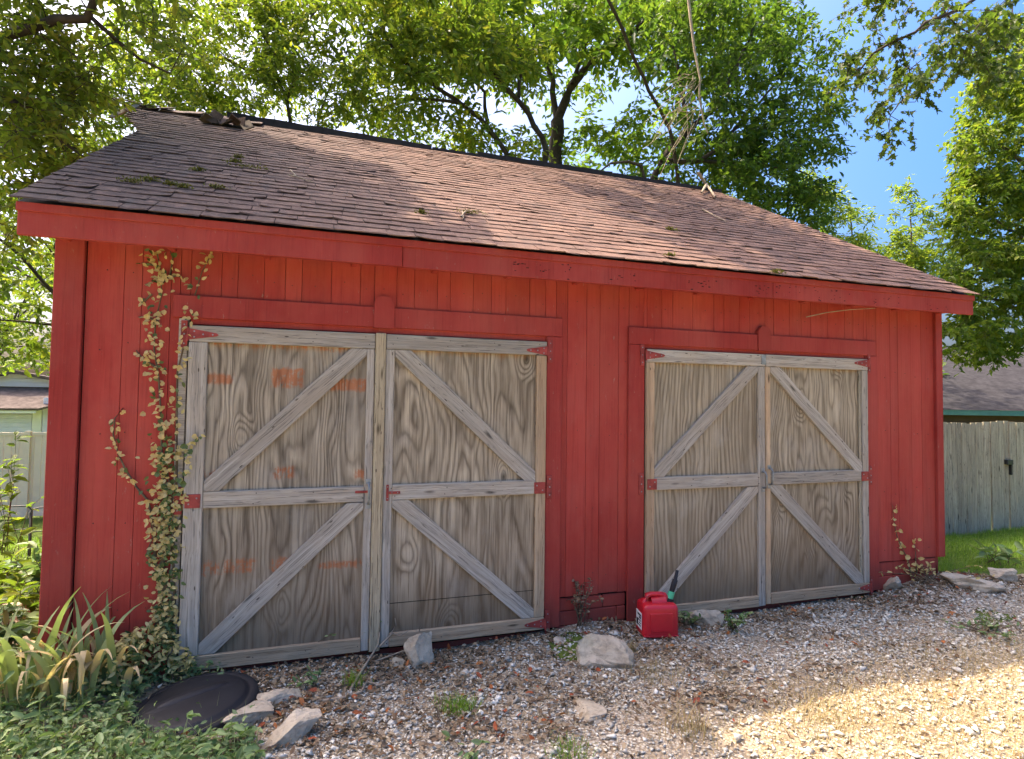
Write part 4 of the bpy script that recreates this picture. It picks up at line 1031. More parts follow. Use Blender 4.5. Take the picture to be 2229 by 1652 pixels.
# ------------------------------------------------------------------ vine on the wall
g = np.random.default_rng(101)
vine = tag(empty('climbing_vine', tuple(map(float, onground(355, 1400)*0+np.array([.6, -.03, .1])))), 'cream and green leaved vine climbing the red wall left of the doors', 'vine')
vo = np.array(vine.location)
trails = [([(350, 1400), (352, 1300), (356, 1200), (358, 1100), (352, 1000), (350, 900), (345, 820), (335, 760), (338, 700), (352, 640), (348, 580), (340, 545)], 1.0, .7),
          ([(375, 1400), (380, 1300), (376, 1200), (382, 1100), (385, 1000), (384, 920), (385, 860), (386, 810), (398, 760), (410, 720), (415, 670), (428, 630), (440, 590), (462, 550)], .5, .6),
          ([(340, 1250), (335, 1150), (322, 1090), (296, 1060), (272, 1020), (256, 985), (246, 945), (250, 910), (268, 888)], .6, .8),
          ([(350, 620), (370, 600), (376, 560), (370, 545)], .6, .6), ([(345, 700), (318, 690), (300, 690)], .6, .7), ([(340, 800), (310, 780), (296, 762)], .7, .8), ([(352, 610), (385, 600), (400, 604)], .5, .8),
          ([(365, 1200), (400, 1110), (415, 960), (440, 945)], .3, .1), ([(330, 640), (318, 652), (312, 665)], .7, .7), ([(345, 580), (325, 575), (308, 572)], .4, .4)]
paths = []
for pts, _, _ in trails:
    paths.append((np.array(L3(pts, -.014))-vo, np.linspace(.009, .003, len(pts))))
for k in range(9):
    q = [(356+g.normal(0, 12), yy_) for yy_ in np.linspace(1400, g.uniform(900, 1150), 9)]; paths.append((np.array(L3(q, -.016))-vo, np.linspace(.006, .002, 9)))
tubes('stem', paths, M['stem'], vine, 5)
spots = []
def along(pts, n, jx, ylow=9999):
    pts = np.array(pts, float); seg = np.linalg.norm(np.diff(pts, axis=0), axis=1); cum = np.concatenate([[0], np.cumsum(seg)])/seg.sum()
    t = np.sort(g.random(n)); xx = np.interp(t, cum, pts[:, 0])+g.normal(0, 1, n)*jx; yy = np.interp(t, cum, pts[:, 1])+g.normal(0, 4, n)
    return list(zip(xx, yy))
for k, (pts, _, ye) in enumerate(trails):
    Ln = sum(math.dist(a, b) for a, b in zip(pts[:-1], pts[1:])); jx = 11 if k == 0 else (7 if k < 3 else 5)
    for (a, b) in along(pts, int(Ln/(2.4 if k == 0 else 5.0)), jx): spots.append((a, b, ye))
for _ in range(330):
    a, b = 358+g.normal(0, 17), g.uniform(980, 1380)
    spots.append((a, b, .62 if a < 352 else .3))
for _ in range(60): spots.append((g.uniform(280, 330), 0, 1)) if False else None
lm = {}
for kind in ('yel', 'green'):
    for vv in range(3):
        T, F = LEAF['oval']; tv = T*np.array([1, .88+.16*vv, 1.5]); me = bpy.data.meshes.new('leaf'); me.from_pydata([tuple(p) for p in tv], [], [tuple(map(int, q)) for q in F]); me.materials.append(M['vine_'+kind]); lm[kind, vv] = me
rest_p = []; vsel = set(int(q_) for q_ in g.permutation(len(spots))[:300])
for i, (a, b, ye) in enumerate(spots):
    p = at(a, b, -.02)
    if p[2] > 2.66: continue
    y_ = -.02-g.uniform(0, .035)-(.03 if p[0] > .71 else 0); s = g.uniform(.022, .040)*(1 if b < 1150 else .9)
    pr = min(1, ye*1.25)*(1.0 if b < 1200 else .75)
    kind = 'yel' if g.random() < pr else 'green'
    if i in vsel:
        o = link('leaf', lm[kind, int(g.integers(3))], vine)
        axd = Vector((g.normal(0, 1), -abs(g.normal(0, .35)), -.5+g.normal(0, .6))).normalized(); nn = Vector((g.normal(0, .45), -1, g.normal(.25, .4))).normalized()
        sd_ = nn.cross(axd).normalized(); nn = axd.cross(sd_)
        o.matrix_local = Matrix.Translation(Vector((p[0], y_, p[2]))-Vector(vo)) @ Matrix((axd, sd_, nn)).transposed().to_4x4() @ Matrix.Diagonal((s, s, s, 1))
    else: rest_p.append((p[0], y_, p[2]))
rest_p = np.array(rest_p)
n = len(rest_p)
half = g.random(n) < np.where(rest_p[:, 2] > .9, .8, .55)
for sel, mt in ((half, 'vine_yel'), (~half, 'vine_green')):
    q = rest_p[sel]; k = len(q)
    tag(leaves('leaf_cluster', q-vo, g.normal(0, 1, (k, 3))*np.array([1, .3, .7])+np.array([0, -.2, -.4]), g.normal(0, .45, (k, 3))+np.array([0, -1, .3]), g.uniform(.026, .042, k), .022, M[mt], vine), kind='stuff')
# small withered vine near the right corner
rv = tag(empty('withered_vine', (6.95, -.02, .12)), 'thin withered vine on the red wall near the right corner', 'vine'); ro = np.array(rv.location)
tr2 = [[(1985, 1260), (1975, 1215), (1962, 1190), (1952, 1165), (1945, 1130), (1943, 1100)], [(1995, 1250), (1993, 1210), (1990, 1175)]]
tubes('stem', [(np.array(L3(t_, -.012))-ro, np.linspace(.006, .002, len(t_))) for t_ in tr2], M['stem'], rv, 5)
for t_, n_ in ((tr2[0], 30), (tr2[1], 12)):
    for (a, b) in along(t_, n_, 4):
        p = at(a, b, -.02); o = link('leaf', lm['yel', int(g.integers(3))], rv); s = g.uniform(.03, .05)
        o.location = Vector(p)-Vector(ro)+Vector((0, -.01, 0)); o.rotation_euler = (g.normal(1.3, .5), g.normal(0, .5), g.uniform(0, 6.3)); o.scale = (s, s, s)

# ------------------------------------------------------------------ loose things on the ground
def rock(name, label, c, sx, sy, sz, rot, seed, sink=.25, flat=False):
    g = np.random.default_rng(seed); bm = bmesh.new(); bmesh.ops.create_icosphere(bm, subdivisions=4, radius=1.12)
    pl = unit(g.normal(0, 1, (11, 3)))*np.array([1, 1, 1]); of = g.uniform(.45, .85, 11)
    for v in bm.verts:
        p = np.array(v.co)
        p = np.sign(p)*np.abs(p)**.62
        for q, d in zip(pl, of):
            s = p@q-d
            if s > 0: p = p-q*s
        nv = Vector((p[0]*2.2+seed, p[1]*2.2, p[2]*3.4)); p = p*(1+.10*mnoise.fractal(nv, 1.0, 2.1, 5)+.05*mnoise.noise(nv*.6))
        v.co = (p[0]*sx, p[1]*sy, p[2]*sz)
    me = bpy.data.meshes.new(name); bm.to_mesh(me); bm.free(); me.materials.append(M['stone'])
    o = bpy.data.objects.new(name, me); COL.objects.link(o)
    mn = min((Matrix.Rotation(0, 3, 'X') @ v.co).z for v in me.vertices)
    from mathutils import Euler
    R_ = Euler(rot).to_matrix(); zs = [(R_ @ v.co).z for v in me.vertices]
    o.rotation_euler = rot; o.location = (c[0], c[1], float(gz(c[0], c[1]))-min(zs)-(max(zs)-min(zs))*(sink+.07))
    tag(o, label, 'rock', 'pale stones lying in front of the barn'); return o
G0 = lambda px, py: onground(px, py)
rock('limestone_rock', 'upright five sided pale stone against the left door bottom', G0(910, 1440), .135, .07, .14, (-.35, .0, .2), 3, .18)
rock('limestone_rock', 'large flat topped tan stone before the red wall between doors', G0(1298, 1436), .225, .17, .13, (.25, .05, -.15), 5, .3)
rock('limestone_rock', 'flat pale stone half sunk in the open gravel', G0(1275, 1545), .13, .14, .05, (.05, .1, .5), 7, .55)
rock('limestone_rock', 'long pale stone at the right rim of the black lid', G0(545, 1575), .19, .08, .07, (.1, -.1, .75), 11, .3)
rock('limestone_rock', 'flat stone covered by leaves behind the long tilted stone', G0(618, 1530), .15, .11, .06, (.1, .05, .1), 13, .4)
rock('limestone_rock', 'long tilted block of pale stone at the bottom left', G0(632, 1612), .18, .085, .085, (.3, -.15, .5), 17, .2)
rock('limestone_rock', 'whitish stone in green weeds behind the red fuel can', G0(1540, 1358), .14, .09, .08, (.1, .1, -.3), 19, .3)
rock('limestone_rock', 'dark grey rounded stone at the far right lawn edge', G0(2178, 1275), .14, .11, .10, (0, .1, .3), 23, .3)
rock('limestone_rock', 'low grey boulder below the right barn corner', G0(2110, 1300), .26, .16, .10, (.05, 0, -.2), 29, .45)
rock('limestone_rock', 'small stone at the foot of the right barn corner', G0(1935, 1292), .10, .08, .11, (0, .1, .3), 31, .2)
rock('limestone_rock', 'small pale stone left of the large flat topped stone', G0(1222, 1400), .055, .04, .035, (0, .1, .3), 37, .3)
rock('limestone_rock', 'brown stone in the planting bed beside the left wall', np.array([-.55, .75, 0]), .3, .22, .2, (0, .1, .3), 41, .25)
rock('limestone_rock', 'small stone half buried right of the upright stone', G0(862, 1445), .06, .05, .045, (0, .1, .3), 43, .35)

# black bin lid
def lathe(name, prof, seg, mat, parent):
    V, F = [], []
    for r, z in prof:
        for i in range(seg): a = 2*math.pi*i/seg; V.append((r*math.cos(a), r*math.sin(a), z))
    for k in range(len(prof)-1):
        for i in range(seg): F.append([k*seg+i, k*seg+(i+1) % seg, (k+1)*seg+(i+1) % seg, (k+1)*seg+i])
    F.append([(len(prof)-1)*seg+i for i in range(seg)])
    return mesh_np(name, V, F, mat, parent, True)
lc = G0(424, 1548)
lid = tag(empty('bin_lid', (float(lc[0]), float(lc[1]), .045)), 'round black plastic bin lid lying among ground ivy', 'lid')
lid.rotation_euler = (.02, -.10, .35)
lathe('shell', [(.325, -.035), (.328, -.03), (.326, -.002), (.316, .008), (.292, .010), (.285, .004), (.272, .004), (.262, .020), (.245, .028), (.15, .040), (.06, .046), (.01, .047)], 64, M['blackplastic'], lid)
def bar_mesh(name, L, w0, h0, z, parent, yo):
    n = 14; V, F = [], []
    for i in range(n+1):
        t = i/n*2-1; w = w0*math.sqrt(max(.02, 1-t*t)); h = h0*max(0.05, 1-t**4)
        for (dy, dz) in ((-w, 0), (-w*.6, h), (w*.6, h), (w, 0)): V.append((t*L, yo+dy, z+dz))
    for i in range(n):
        for j in range(3): F.append([i*4+j, i*4+j+1, (i+1)*4+j+1, (i+1)*4+j])
    return mesh_np(name, V, F, M['blackplastic'], parent, True)
bar_mesh('grip', .20, .045, .028, .030, lid, 0.02); bar_mesh('grip_rim', .235, .09, .012, .032, lid, 0.02)

# red fuel can
cc = G0(1438, 1392)
can = tag(empty('fuel_can', (float(cc[0]), float(cc[1])+.05, float(gz(cc[0], cc[1]))), math.radians(-13)), 'red plastic fuel can with black and green spout by right door', 'fuel can')
M['canred'] = m_plain('red_can_plastic', (.52, .012, .022), .38, .5, .12, 5, 0, .04)
M['spout_green'] = m_plain('green_plastic', (.04, .42, .22), .45, .5, .1, 6, 0, .03)
M['label'] = m_plain('white_label', (.75, .75, .72), .5, .4, .05, 10, 0, .02)
bm = bmesh.new()
bmesh.ops.create_cube(bm, size=1); 
for v in bm.verts:
    v.co.x *= .275; v.co.y *= .20; v.co.z *= .245; v.co.z += .1225
    if v.co.z > .2: v.co.x *= .97; v.co.y *= .95
bmesh.ops.bevel(bm, geom=list(bm.edges), offset=.04, segments=4, profile=.6, affect='EDGES')
me = bpy.data.meshes.new('body'); bm.to_mesh(me); bm.free(); me.polygons.foreach_set('use_smooth', np.ones(len(me.polygons), bool))
link('body', me, can, M['canred'])
hp_ = [(-.105, 0, .215), (-.103, 0, .262), (-.085, 0, .288), (-.05, 0, .296), (.02, 0, .296), (.055, 0, .288), (.072, 0, .262), (.08, 0, .22)]
tubes('handle', [(np.array(hp_), [.026, .022, .020, .019, .019, .020, .022, .028])], M['canred'], can, 10)
tubes('shoulder', [(np.array([(-.05, 0, .228), (.06, 0, .236)]), [.05, .055])], M['canred'], can, 12)
tubes('spout_collar', [(np.array([(.085, 0, .225), (.098, 0, .262)]), [.034, .034]), (np.array([(.098, 0, .262), (.1, 0, .268)]), [.034, .018])], M['blackplastic'], can, 14)
tubes('spout_ring', [(np.array([(.096, 0, .262), (.113, 0, .312)]), [.026, .024]), (np.array([(.1131, 0, .312), (.114, 0, .316)]), [.024, .014])], M['spout_green'], can, 14)
tubes('spout', [(np.array([(.110, 0, .305), (.128, 0, .36), (.140, 0, .40), (.1415, 0, .403), (.155, 0, .47), (.1551, 0, .471)]), [.018, .021, .020, .014, .012, .002])], M['blackplastic'], can, 12)
boxes('moulded_panel', [(-.085, .085, -.1035, -.095, .055, .185)], M['canred'], can, .006)
boxes('moulded_rib', [(-.13, .13, -.1, .1, .018, .026)], M['canred'], can, .003)
box('label', -.1395, -.1365, -.062, .062, .055, .175, M['label'], can, .001)
for i in range(5):
    box('label_print', -.1408, -.1398, -.050, (-.01 if i % 2 else .03), .075+i*.018, .083+i*.018+(.006 if i > 2 else 0), M['blackplastic'], can, .0003)
box('label_print', -.1408, -.1398, .012, .05, .07, .115, M['blackplastic'], can, .0003)

# ------------------------------------------------------------------ plants
def strap(n, L, w, bend, yaw, tw, kink=0.0):
    V, F = [], []; p = np.array([0., 0, 0]); a = math.radians(88)
    for i in range(n+1):
        t = i/n; ww = w*(1-t**2.2)*(.75+.5*math.sin(min(1, t*2)*math.pi/2)*.6)+.001
        s = np.array([-math.sin(yaw+tw*t), math.cos(yaw+tw*t), 0])*ww
        V += [tuple(p+s), tuple(p+np.array([math.cos(yaw), math.sin(yaw), 0])*ww*.25), tuple(p-s)]
        a -= bend/n*(.3+1.4*t)+(kink if abs(t-.55) < .5/n else 0)
        p = p+np.array([math.cos(a)*math.cos(yaw), math.cos(a)*math.sin(yaw), math.sin(a)])*L/n
    for i in range(n): F += [[i*3, i*3+1, i*3+4, i*3+3], [i*3+1, i*3+2, i*3+5, i*3+4]]
    return V, F
g = np.random.default_rng(201); random.seed(201)
def iris(label, px, py, blades, spread, L):
    c = G0(px, py); c[2] = gz(c[0], c[1]); r = tag(empty('iris_plant', tuple(map(float, c))), label, 'plant', 'strap leaved plants by the left corner')
    for i in range(blades):
        dry = g.random() < .45
        v, f = strap(12 if dry else 9, L*g.uniform(.55, 1.1), .021*g.uniform(.7, 1.25), g.uniform(1.6, 3.6) if dry else g.uniform(.3, 1.9), g.uniform(0, 6.28), g.uniform(-.8, .8), 1.1 if dry and g.random() < .5 else 0)
        o = mesh_np('blade', v, f, M['blade_dry'] if dry else M['blade'], r, True); o.location = (g.normal(0, spread), g.normal(0, spread*.7), 0)
    return r
iris('strap leaved iris clump with tan curled blades before the left wall', 150, 1545, 34, .10, .62)
iris('tall green iris clump at the left picture edge', 40, 1560, 30, .11, .70)
iris('small iris tuft with drying blades near the vine foot', 215, 1520, 16, .06, .55)
# low leafy things: single-mesh plants made of a few stems with leaves
def bush(name, label, cat, c, stems, h, spread, size, mat, group=None, seed=1, asp=.5, per=8, shape='oval', lean=(0, 0)):
    g = np.random.default_rng(seed); r = tag(empty(name, (float(c[0]), float(c[1]), float(c[2]))), label, cat, group)
    paths, P, A, N_ = [], [], [], []
    for i in range(stems):
        e = np.array([g.normal(lean[0], spread), g.normal(lean[1], spread), h*g.uniform(.55, 1.1)]); b = np.array([g.normal(0, spread*.25), g.normal(0, spread*.25), 0])
        t = np.linspace(0, 1, 6)[:, None]; pth = b+(e-b)*t+np.sin(t*3.14)*np.array([0, 0, h*.12])+g.normal(0, h*.015, (6, 3))
        paths.append((pth, np.linspace(.004, .0015, 6)))
        for k in range(per):
            u = g.uniform(.25, 1.0); i0 = min(4, int(u*5)); q = pth[i0]+(pth[i0+1]-pth[i0])*(u*5-i0)
            P.append(q); A.append(g.normal(0, 1, 3)*np.array([1, 1, .5])+np.array([0, 0, .1])); N_.append(np.array([0, 0, 1])+g.normal(0, .45, 3))
    tubes('stem', paths, M['stem'] if mat not in ('grass',) else M['grass'], r, 4)
    P, A, N_ = map(np.array, (P, A, N_)); s = size*g.uniform(.6, 1.15, len(P))
    leaves('foliage', P, A, N_, s, s*asp, M[mat], r, shape); return r
def GP(px, py): c = G0(px, py); c[2] = gz(c[0], c[1]); return c
gw = 'weeds growing in front of the barn'
bush('leafy_weed', 'bright green leafy weed beside the whitish stone at right door', 'weed', GP(1590, 1372), 9, .16, .09, .055, 'ground_leaf', gw, 301, .55, 7)
bush('leafy_weed', 'green weed between the red fuel can and whitish stone', 'weed', GP(1505, 1370), 7, .10, .07, .05, 'ground_leaf', gw, 303, .55, 7)
bush('leafy_weed', 'thin green seedling against the middle of the left doors', 'weed', GP(800, 1425), 2, .30, .03, .05, 'ground_leaf', gw, 305, .5, 4)
bush('leafy_weed', 'small green weed growing near the black lid edge', 'weed', GP(680, 1500), 5, .08, .07, .05, 'ground_leaf', gw, 307, .5, 5)
bush('leafy_weed', 'low green weed at the bottom edge of the gravel', 'weed', GP(1030, 1645), 4, .06, .07, .06, 'ground_leaf', gw, 309, .5, 4)
bush('leafy_weed', 'creeping green weed on the bottom rail of the left door', 'weed', GP(640, 1435), 3, .22, .10, .04, 'ground_leaf', gw, 311, .5, 6, 'oval', (.08, 0))
bush('dried_weed', 'dried brown weed against the red wall between the doors', 'weed', np.array([3.42, -.07, float(gz(3.42, -.07))]), 11, .36, .08, .032, 'litter', gw, 313, .6, 16)
bush('leafy_weed', 'weedy green patch on gravel at far right', 'weed', GP(2130, 1375), 16, .07, .22, .05, 'ground_leaf', gw, 315, .5, 6)
bush('leafy_weed', 'broad leaved weed on the lawn edge right of the barn', 'weed', GP(2165, 1232), 12, .22, .28, .13, 'ground_leaf', gw, 317, .5, 4)
bush('withered_weed', 'pale withered creeper heap at the right corner foundation', 'weed', np.array([7.0, -.12, .13]), 16, .16, .22, .045, 'vine_yel', gw, 319, .6, 7)
def tuft(label, c, n, h, spread, mat, seed):
    g = np.random.default_rng(seed); V, F = [], []
    for i in range(n):
        b = np.array([g.normal(0, spread), g.normal(0, spread), 0]); yaw = g.uniform(0, 6.28); L = h*g.uniform(.5, 1.2); ln = g.uniform(.2, 1.0); w = .0025
        d = np.array([math.cos(yaw), math.sin(yaw), 0]); s = np.array([-d[1], d[0], 0])*w; o = len(V)
        for t in (0, .5, 1): q = b+d*L*ln*t*t+np.array([0, 0, L*(t-.35*ln*t*t)]); V += [q+s*(1-t*.9), q-s*(1-t*.9)]
        F += [[o, o+1, o+3, o+2], [o+2, o+3, o+5, o+4]]
    o = mesh_np('grass_tuft', np.array(V), F, M[mat]); o.location = tuple(map(float, c)); tag(o, label, 'grass tuft', 'grass tufts in the gravel', 'stuff'); return o
tuft('round green grass tuft in the gravel below the left doors', GP(1000, 1545), 220, .085, .055, 'grass', 401)
tuft('green grass tuft at the bottom edge below the flat sunk stone', GP(1235, 1635), 150, .07, .06, 'grass', 403)
tuft('small green grass tuft near the fallen twig below left doors', GP(770, 1490), 90, .11, .03, 'grass', 405)
tuft('dry straw tuft at the edge of the sunlit patch', GP(1500, 1590), 120, .13, .07, 'straw', 407)
tuft('dry straw tuft in front of the red fuel can', GP(1430, 1470), 110, .08, .09, 'straw', 409)
tuft('greenish straw tuft in the sunlit gravel at right', GP(1800, 1560), 160, .09, .10, 'straw', 411)
tuft('small pale straw tuft right of the large flat topped stone', GP(1370, 1420), 60, .09, .03, 'straw', 413)

# fallen sticks
def stick(label, pts, r, z=.02, name='fallen_stick', sub=()):
    P = [onground(*p) for p in pts]
    P = np.array([[p[0], p[1], float(gz(p[0], p[1]))+z+(q[2] if len(q) > 2 else 0)] if len(q) < 3 else at(q[0], q[1], q[2]) for p, q in zip([onground(q[0], q[1]) for q in pts], pts)])
    paths = [(P, np.linspace(r, r*.45, len(P)))]
    for s in sub:
        Q = np.array([at(*q) for q in s]); paths.append((Q, np.linspace(r*.6, r*.25, len(Q))))
    o = tubes(name, paths, M['twig'], None, 6); tag(o, label, 'stick', 'sticks lying in front of the barn'); return o
def stick2(label, pts, r, sub=(), name='fallen_stick', cat='stick', grp='sticks lying in front of the barn'):
    paths = [(np.array([at(*q) for q in s]), np.linspace(r*k, r*k*.45, len(s))) for k, s in [(1, pts)]+[(.6, s) for s in sub]]
    o = tubes(name, paths, M['twig'], None, 6); tag(o, label, cat, grp); return o
stick2('forked pale stick leaning up against the left door bottom', [(742, 1540, -.62), (775, 1480, -.40), (800, 1440, -.18), (823, 1405, -.10), (826, 1375, -.07)], .011,
       [[(823, 1410, -.10), (855, 1378, -.07), (870, 1385, -.08), (890, 1372, -.07)], [(815, 1440, -.15), (870, 1420, -.10), (905, 1405, -.09), (915, 1365, -.07)], [(850, 1380, -.07), (862, 1360, -.07), (860, 1345, -.07)]])
def gp2(px, py, h=.012): c = G0(px, py); return (float(c[0]), float(c[1]), float(gz(c[0], c[1]))+h)
def stick3(label, pts, r, sub=()):
    paths = [(np.array([gp2(*q) for q in s]), np.linspace(r*k, r*k*.45, len(s))) for k, s in [(1, pts)]+[(.6, s) for s in sub]]
    o = tubes('fallen_stick', paths, M['twig'], None, 6); tag(o, label, 'stick', 'sticks lying in front of the barn'); return o
stick3('long thin stick lying below the upright stone', [(775, 1480), (825, 1492), (865, 1478), (900, 1455), (925, 1425, .03), (960, 1432)], .008)
stick3('grey stick lying right of the long tilted stone', [(700, 1535), (745, 1525), (785, 1510), (800, 1490, .03)], .012)
stick3('thin twig lying on gravel at right of the upright stone', [(960, 1445), (1000, 1442), (1040, 1436)], .005)
stick3('thin twig crossing the gravel below the flat sunk stone', [(1130, 1500), (1200, 1512), (1260, 1530)], .004)
stick3('pale straw stalk lying in the ground ivy behind the lid', [(235, 1510), (300, 1500), (365, 1478)], .004)
stick2('dry pale stalk hanging under the right end of the eave', [(1755, 690, -.05), (1800, 680, -.08), (1850, 674, -.14), (1905, 671, -.2)], .006, (), 'hanging_stalk')
# twigs and moss on the roof
def roof_pt(px, py, lift=.03):
    lo, hi = EY, RY
    for _ in range(40):
        mid = (lo+hi)/2; p = at(px, py, mid)
        if p[2] > roof_z(mid): lo = mid
        else: hi = mid
    return at(px, py, lo)+un*lift
def rstick(label, pts, r):
    o = tubes('roof_twig', [(np.array([roof_pt(*q) for q in s]), np.linspace(r, r*.5, len(s))) for s in pts], M['twig'], None, 6); tag(o, label, 'stick', 'twigs lying on the roof')
rstick('broken branch end resting on the ridge at right', [[(1515, 390, .10), (1535, 412, .07), (1555, 435, .04)], [(1535, 412, .07), (1525, 425, .04)]], .028)
rstick('thin pale twig on the left of the roof', [[(632, 378), (645, 392), (682, 405)], [(645, 392), (625, 388)]], .007)
rstick('curled pale twig in the middle of the roof', [[(1002, 480), (1012, 468), (1040, 466), (1060, 475)], [(1005, 468), (1008, 484)]], .008)
rstick('thin twig on the shaded right of the roof', [[(1527, 460), (1560, 478), (1580, 488)]], .008)
def moss(label, px, py, r, seed):
    g = np.random.default_rng(seed); c = roof_pt(px, py, .012); n = 90
    P = np.stack([g.normal(0, r, n), g.normal(0, r*.35, n), np.abs(g.normal(0, .010, n))], 1)
    wp = P[:, 0:1]*np.array([1, 0, 0])+P[:, 1:2]*ud+P[:, 2:3]*un
    o = leaves('moss_clump', wp, g.normal(0, 1, (n, 3)), un+g.normal(0, .5, (n, 3)), .022, .012, M['moss'], None, 'lance'); o.location = tuple(c); tag(o, label, 'moss', 'moss clumps on the roof', 'stuff')
for i, (px, py, r, lab) in enumerate(((548, 368, .07, 'largest dark moss clump on the left roof'), (512, 355, .035, 'moss clump above the largest one on the left roof'), (520, 345, .02, 'small moss tuft high on the left roof'), (433, 375, .03, 'moss clump left of the largest one'),
        (325, 396, .03, 'yellow moss clump low on the left roof'), (285, 400, .03, 'leftmost moss patch low on the roof'), (372, 405, .025, 'dark moss tuft near the eave at left'), (400, 412, .025, 'moss tuft just above the left eave'), (472, 412, .03, 'moss tuft above the fascia left of the joint'),
        (1020, 467, .05, 'bright yellow moss clump by the curled twig'), (918, 467, .02, 'tiny moss tuft left of the curled twig'), (1460, 503, .03, 'yellow moss tuft above the right eave'), (1690, 596, .03, 'dark moss clump at the eave above the woodpecker holes'), (1458, 560, .02, 'small moss tuft near the eave right of the middle'))):
    moss(lab, px, py, r, 500+i)

# ------------------------------------------------------------------ ground stuff
g = np.random.default_rng(601)
# gravel stones
N = 76000
px_ = g.uniform(-.2, 9.2, N); py_ = g.uniform(-3.4, -.02, N)
cov = .5+.5*np.sin(px_*1.7+1)*np.sin(py_*2.3+.5)
keepm = (g.random(N) < .35+.65*np.clip(cov+.25*(py_ < -.75)+.3*(px_ > 3.6), 0, 1)) & ~((px_ < 1.0) & (py_ > -1.2+.3*px_) & (g.random(N) < .85))
px_, py_ = px_[keepm], py_[keepm]; dry = (py_ < -1.1) & (px_ > 3.0) & (g.random(N if False else len(px_)) < .45); px_, py_ = px_[~dry], py_[~dry]; N = len(px_)
oc = np.array([[1, 0, 0], [-1, 0, 0], [0, 1, 0], [0, -1, 0], [0, 0, 1], [0, 0, -1.]]); of = np.array([[0, 2, 4], [2, 1, 4], [1, 3, 4], [3, 0, 4], [2, 0, 5], [1, 2, 5], [3, 1, 5], [0, 3, 5]])
V = oc[None]+g.normal(0, .28, (N, 6, 3))
sz = np.exp(g.normal(math.log(.0072), .45, N)); V *= sz[:, None, None]*np.stack([g.uniform(.8, 1.5, N), g.uniform(.7, 1.2, N), g.uniform(.35, .7, N)], 1)[:, None]
yw = g.uniform(0, 6.28, N); c_, s_ = np.cos(yw), np.sin(yw); tl = g.normal(0, .5, N); ct, st = np.cos(tl), np.sin(tl)
Vx, Vy, Vz = V[..., 0], V[..., 1], V[..., 2]
Vy, Vz = Vy*ct[:, None]-Vz*st[:, None], Vy*st[:, None]+Vz*ct[:, None]
Vx, Vy = Vx*c_[:, None]-Vy*s_[:, None], Vx*s_[:, None]+Vy*c_[:, None]
V = np.stack([Vx+px_[:, None], Vy+py_[:, None], Vz+(gz(px_, py_)+sz*.35)[:, None]], -1).reshape(-1, 3)
F = (of[None]+(np.arange(N)*6)[:, None, None]).reshape(-1, 3)
tag(mesh_np('gravel', V, F, M['gravel']), 'pale limestone gravel spread in front of the doors', 'gravel', None, 'stuff')
# leaf litter
def litter(name, label, cat, n, sampler, size, mat, asp=.55, shape='oval', up=.6, z=.012):
    P = sampler(n); n = len(P); q = np.stack([P[:, 0], P[:, 1], gz(P[:, 0], P[:, 1])+np.abs(g.normal(z, z*.7, n))], 1)
    a = g.normal(0, 1, (n, 3))*np.array([1, 1, .35]); nr = np.array([0, 0, 1.])+g.normal(0, up, (n, 3)); s = size*g.uniform(.5, 1.3, n)
    o = leaves(name, q, a, nr, s, s*asp, M[mat], None, shape); tag(o, label, cat, None, 'stuff'); return o
LC = np.concatenate([np.stack([g.uniform(.7, 7.4, 90), -np.abs(g.normal(.0, .16, 90))-.06], 1), np.stack([g.uniform(.9, 3.9, 70), g.uniform(-1.25, -.15, 70)], 1), np.stack([g.uniform(3.5, 8.4, 34), g.uniform(-1.3, -.1, 34)], 1), np.stack([g.normal(8.2, .6, 30), g.normal(-.2, .25, 30)], 1)])
def s_lit(n):
    c = LC[g.integers(0, len(LC), n)]; r = g.uniform(.03, .16, len(LC))[g.integers(0, len(LC), n)]
    a = c+g.normal(0, 1, (n, 2))*r[:, None]*np.array([1.3, .8]); b = np.stack([g.uniform(.6, 8.5, n), g.uniform(-2.6, -.04, n)], 1)
    q = np.where((g.random(n) < .80)[:, None], a, b); q[:, 1] = np.minimum(q[:, 1], -.05); return q
litter('leaf_litter', 'brown dry leaf litter drifted along the doors and gravel', 'leaf litter', 13000, s_lit, .036, 'litter')
litter('red_leaf_litter', 'scattered reddish and orange fallen leaves on the gravel', 'leaf litter', 420, s_lit, .05, 'apple')
# dry grass
def blades(name, label, P, h, w, mat, lay=.6):
    n = len(P); yaw = g.uniform(0, 6.28, n); d = np.stack([np.cos(yaw), np.sin(yaw), 0*yaw], 1); s = np.stack([-np.sin(yaw), np.cos(yaw), 0*yaw], 1)*w
    L = h*g.uniform(.4, 1.3, n); ly = np.clip(g.normal(lay, .3, n), .05, 1.4)
    b = np.stack([P[:, 0], P[:, 1], gz(P[:, 0], P[:, 1])], 1); V = []
    for t in (0, .5, 1.0):
        q = b+d*(L*ly*t*(.4+.6*t))[:, None]+np.array([0, 0, 1.])*(L*(t*np.clip(1.1-ly*.8, .08, 1)))[:, None]
        V += [q+s*(1-.85*t), q-s*(1-.85*t)]
    V = np.stack(V, 1).reshape(-1, 3); q = np.array([[0, 1, 3, 2], [2, 3, 5, 4]]); F = (q[None]+(np.arange(n)*6)[:, None, None]).reshape(-1, 4)
    return tag(mesh_np(name, V, F, M[mat]), label, 'grass', None, 'stuff')
n = 62000
P = np.stack([g.uniform(2.6, 8.5, n), g.uniform(-3.2, -.6, n)], 1)
f = np.sin(P[:, 0]*2.3+.4)*np.sin(P[:, 1]*3.7+P[:, 0])*.5+.5; dens = np.clip(.12+.95*sst(-P[:, 1], .8, 1.6)*sst(P[:, 0], 3.0, 4.6), 0, 1)*(.35+.8*f)
P = P[g.random(n) < dens]
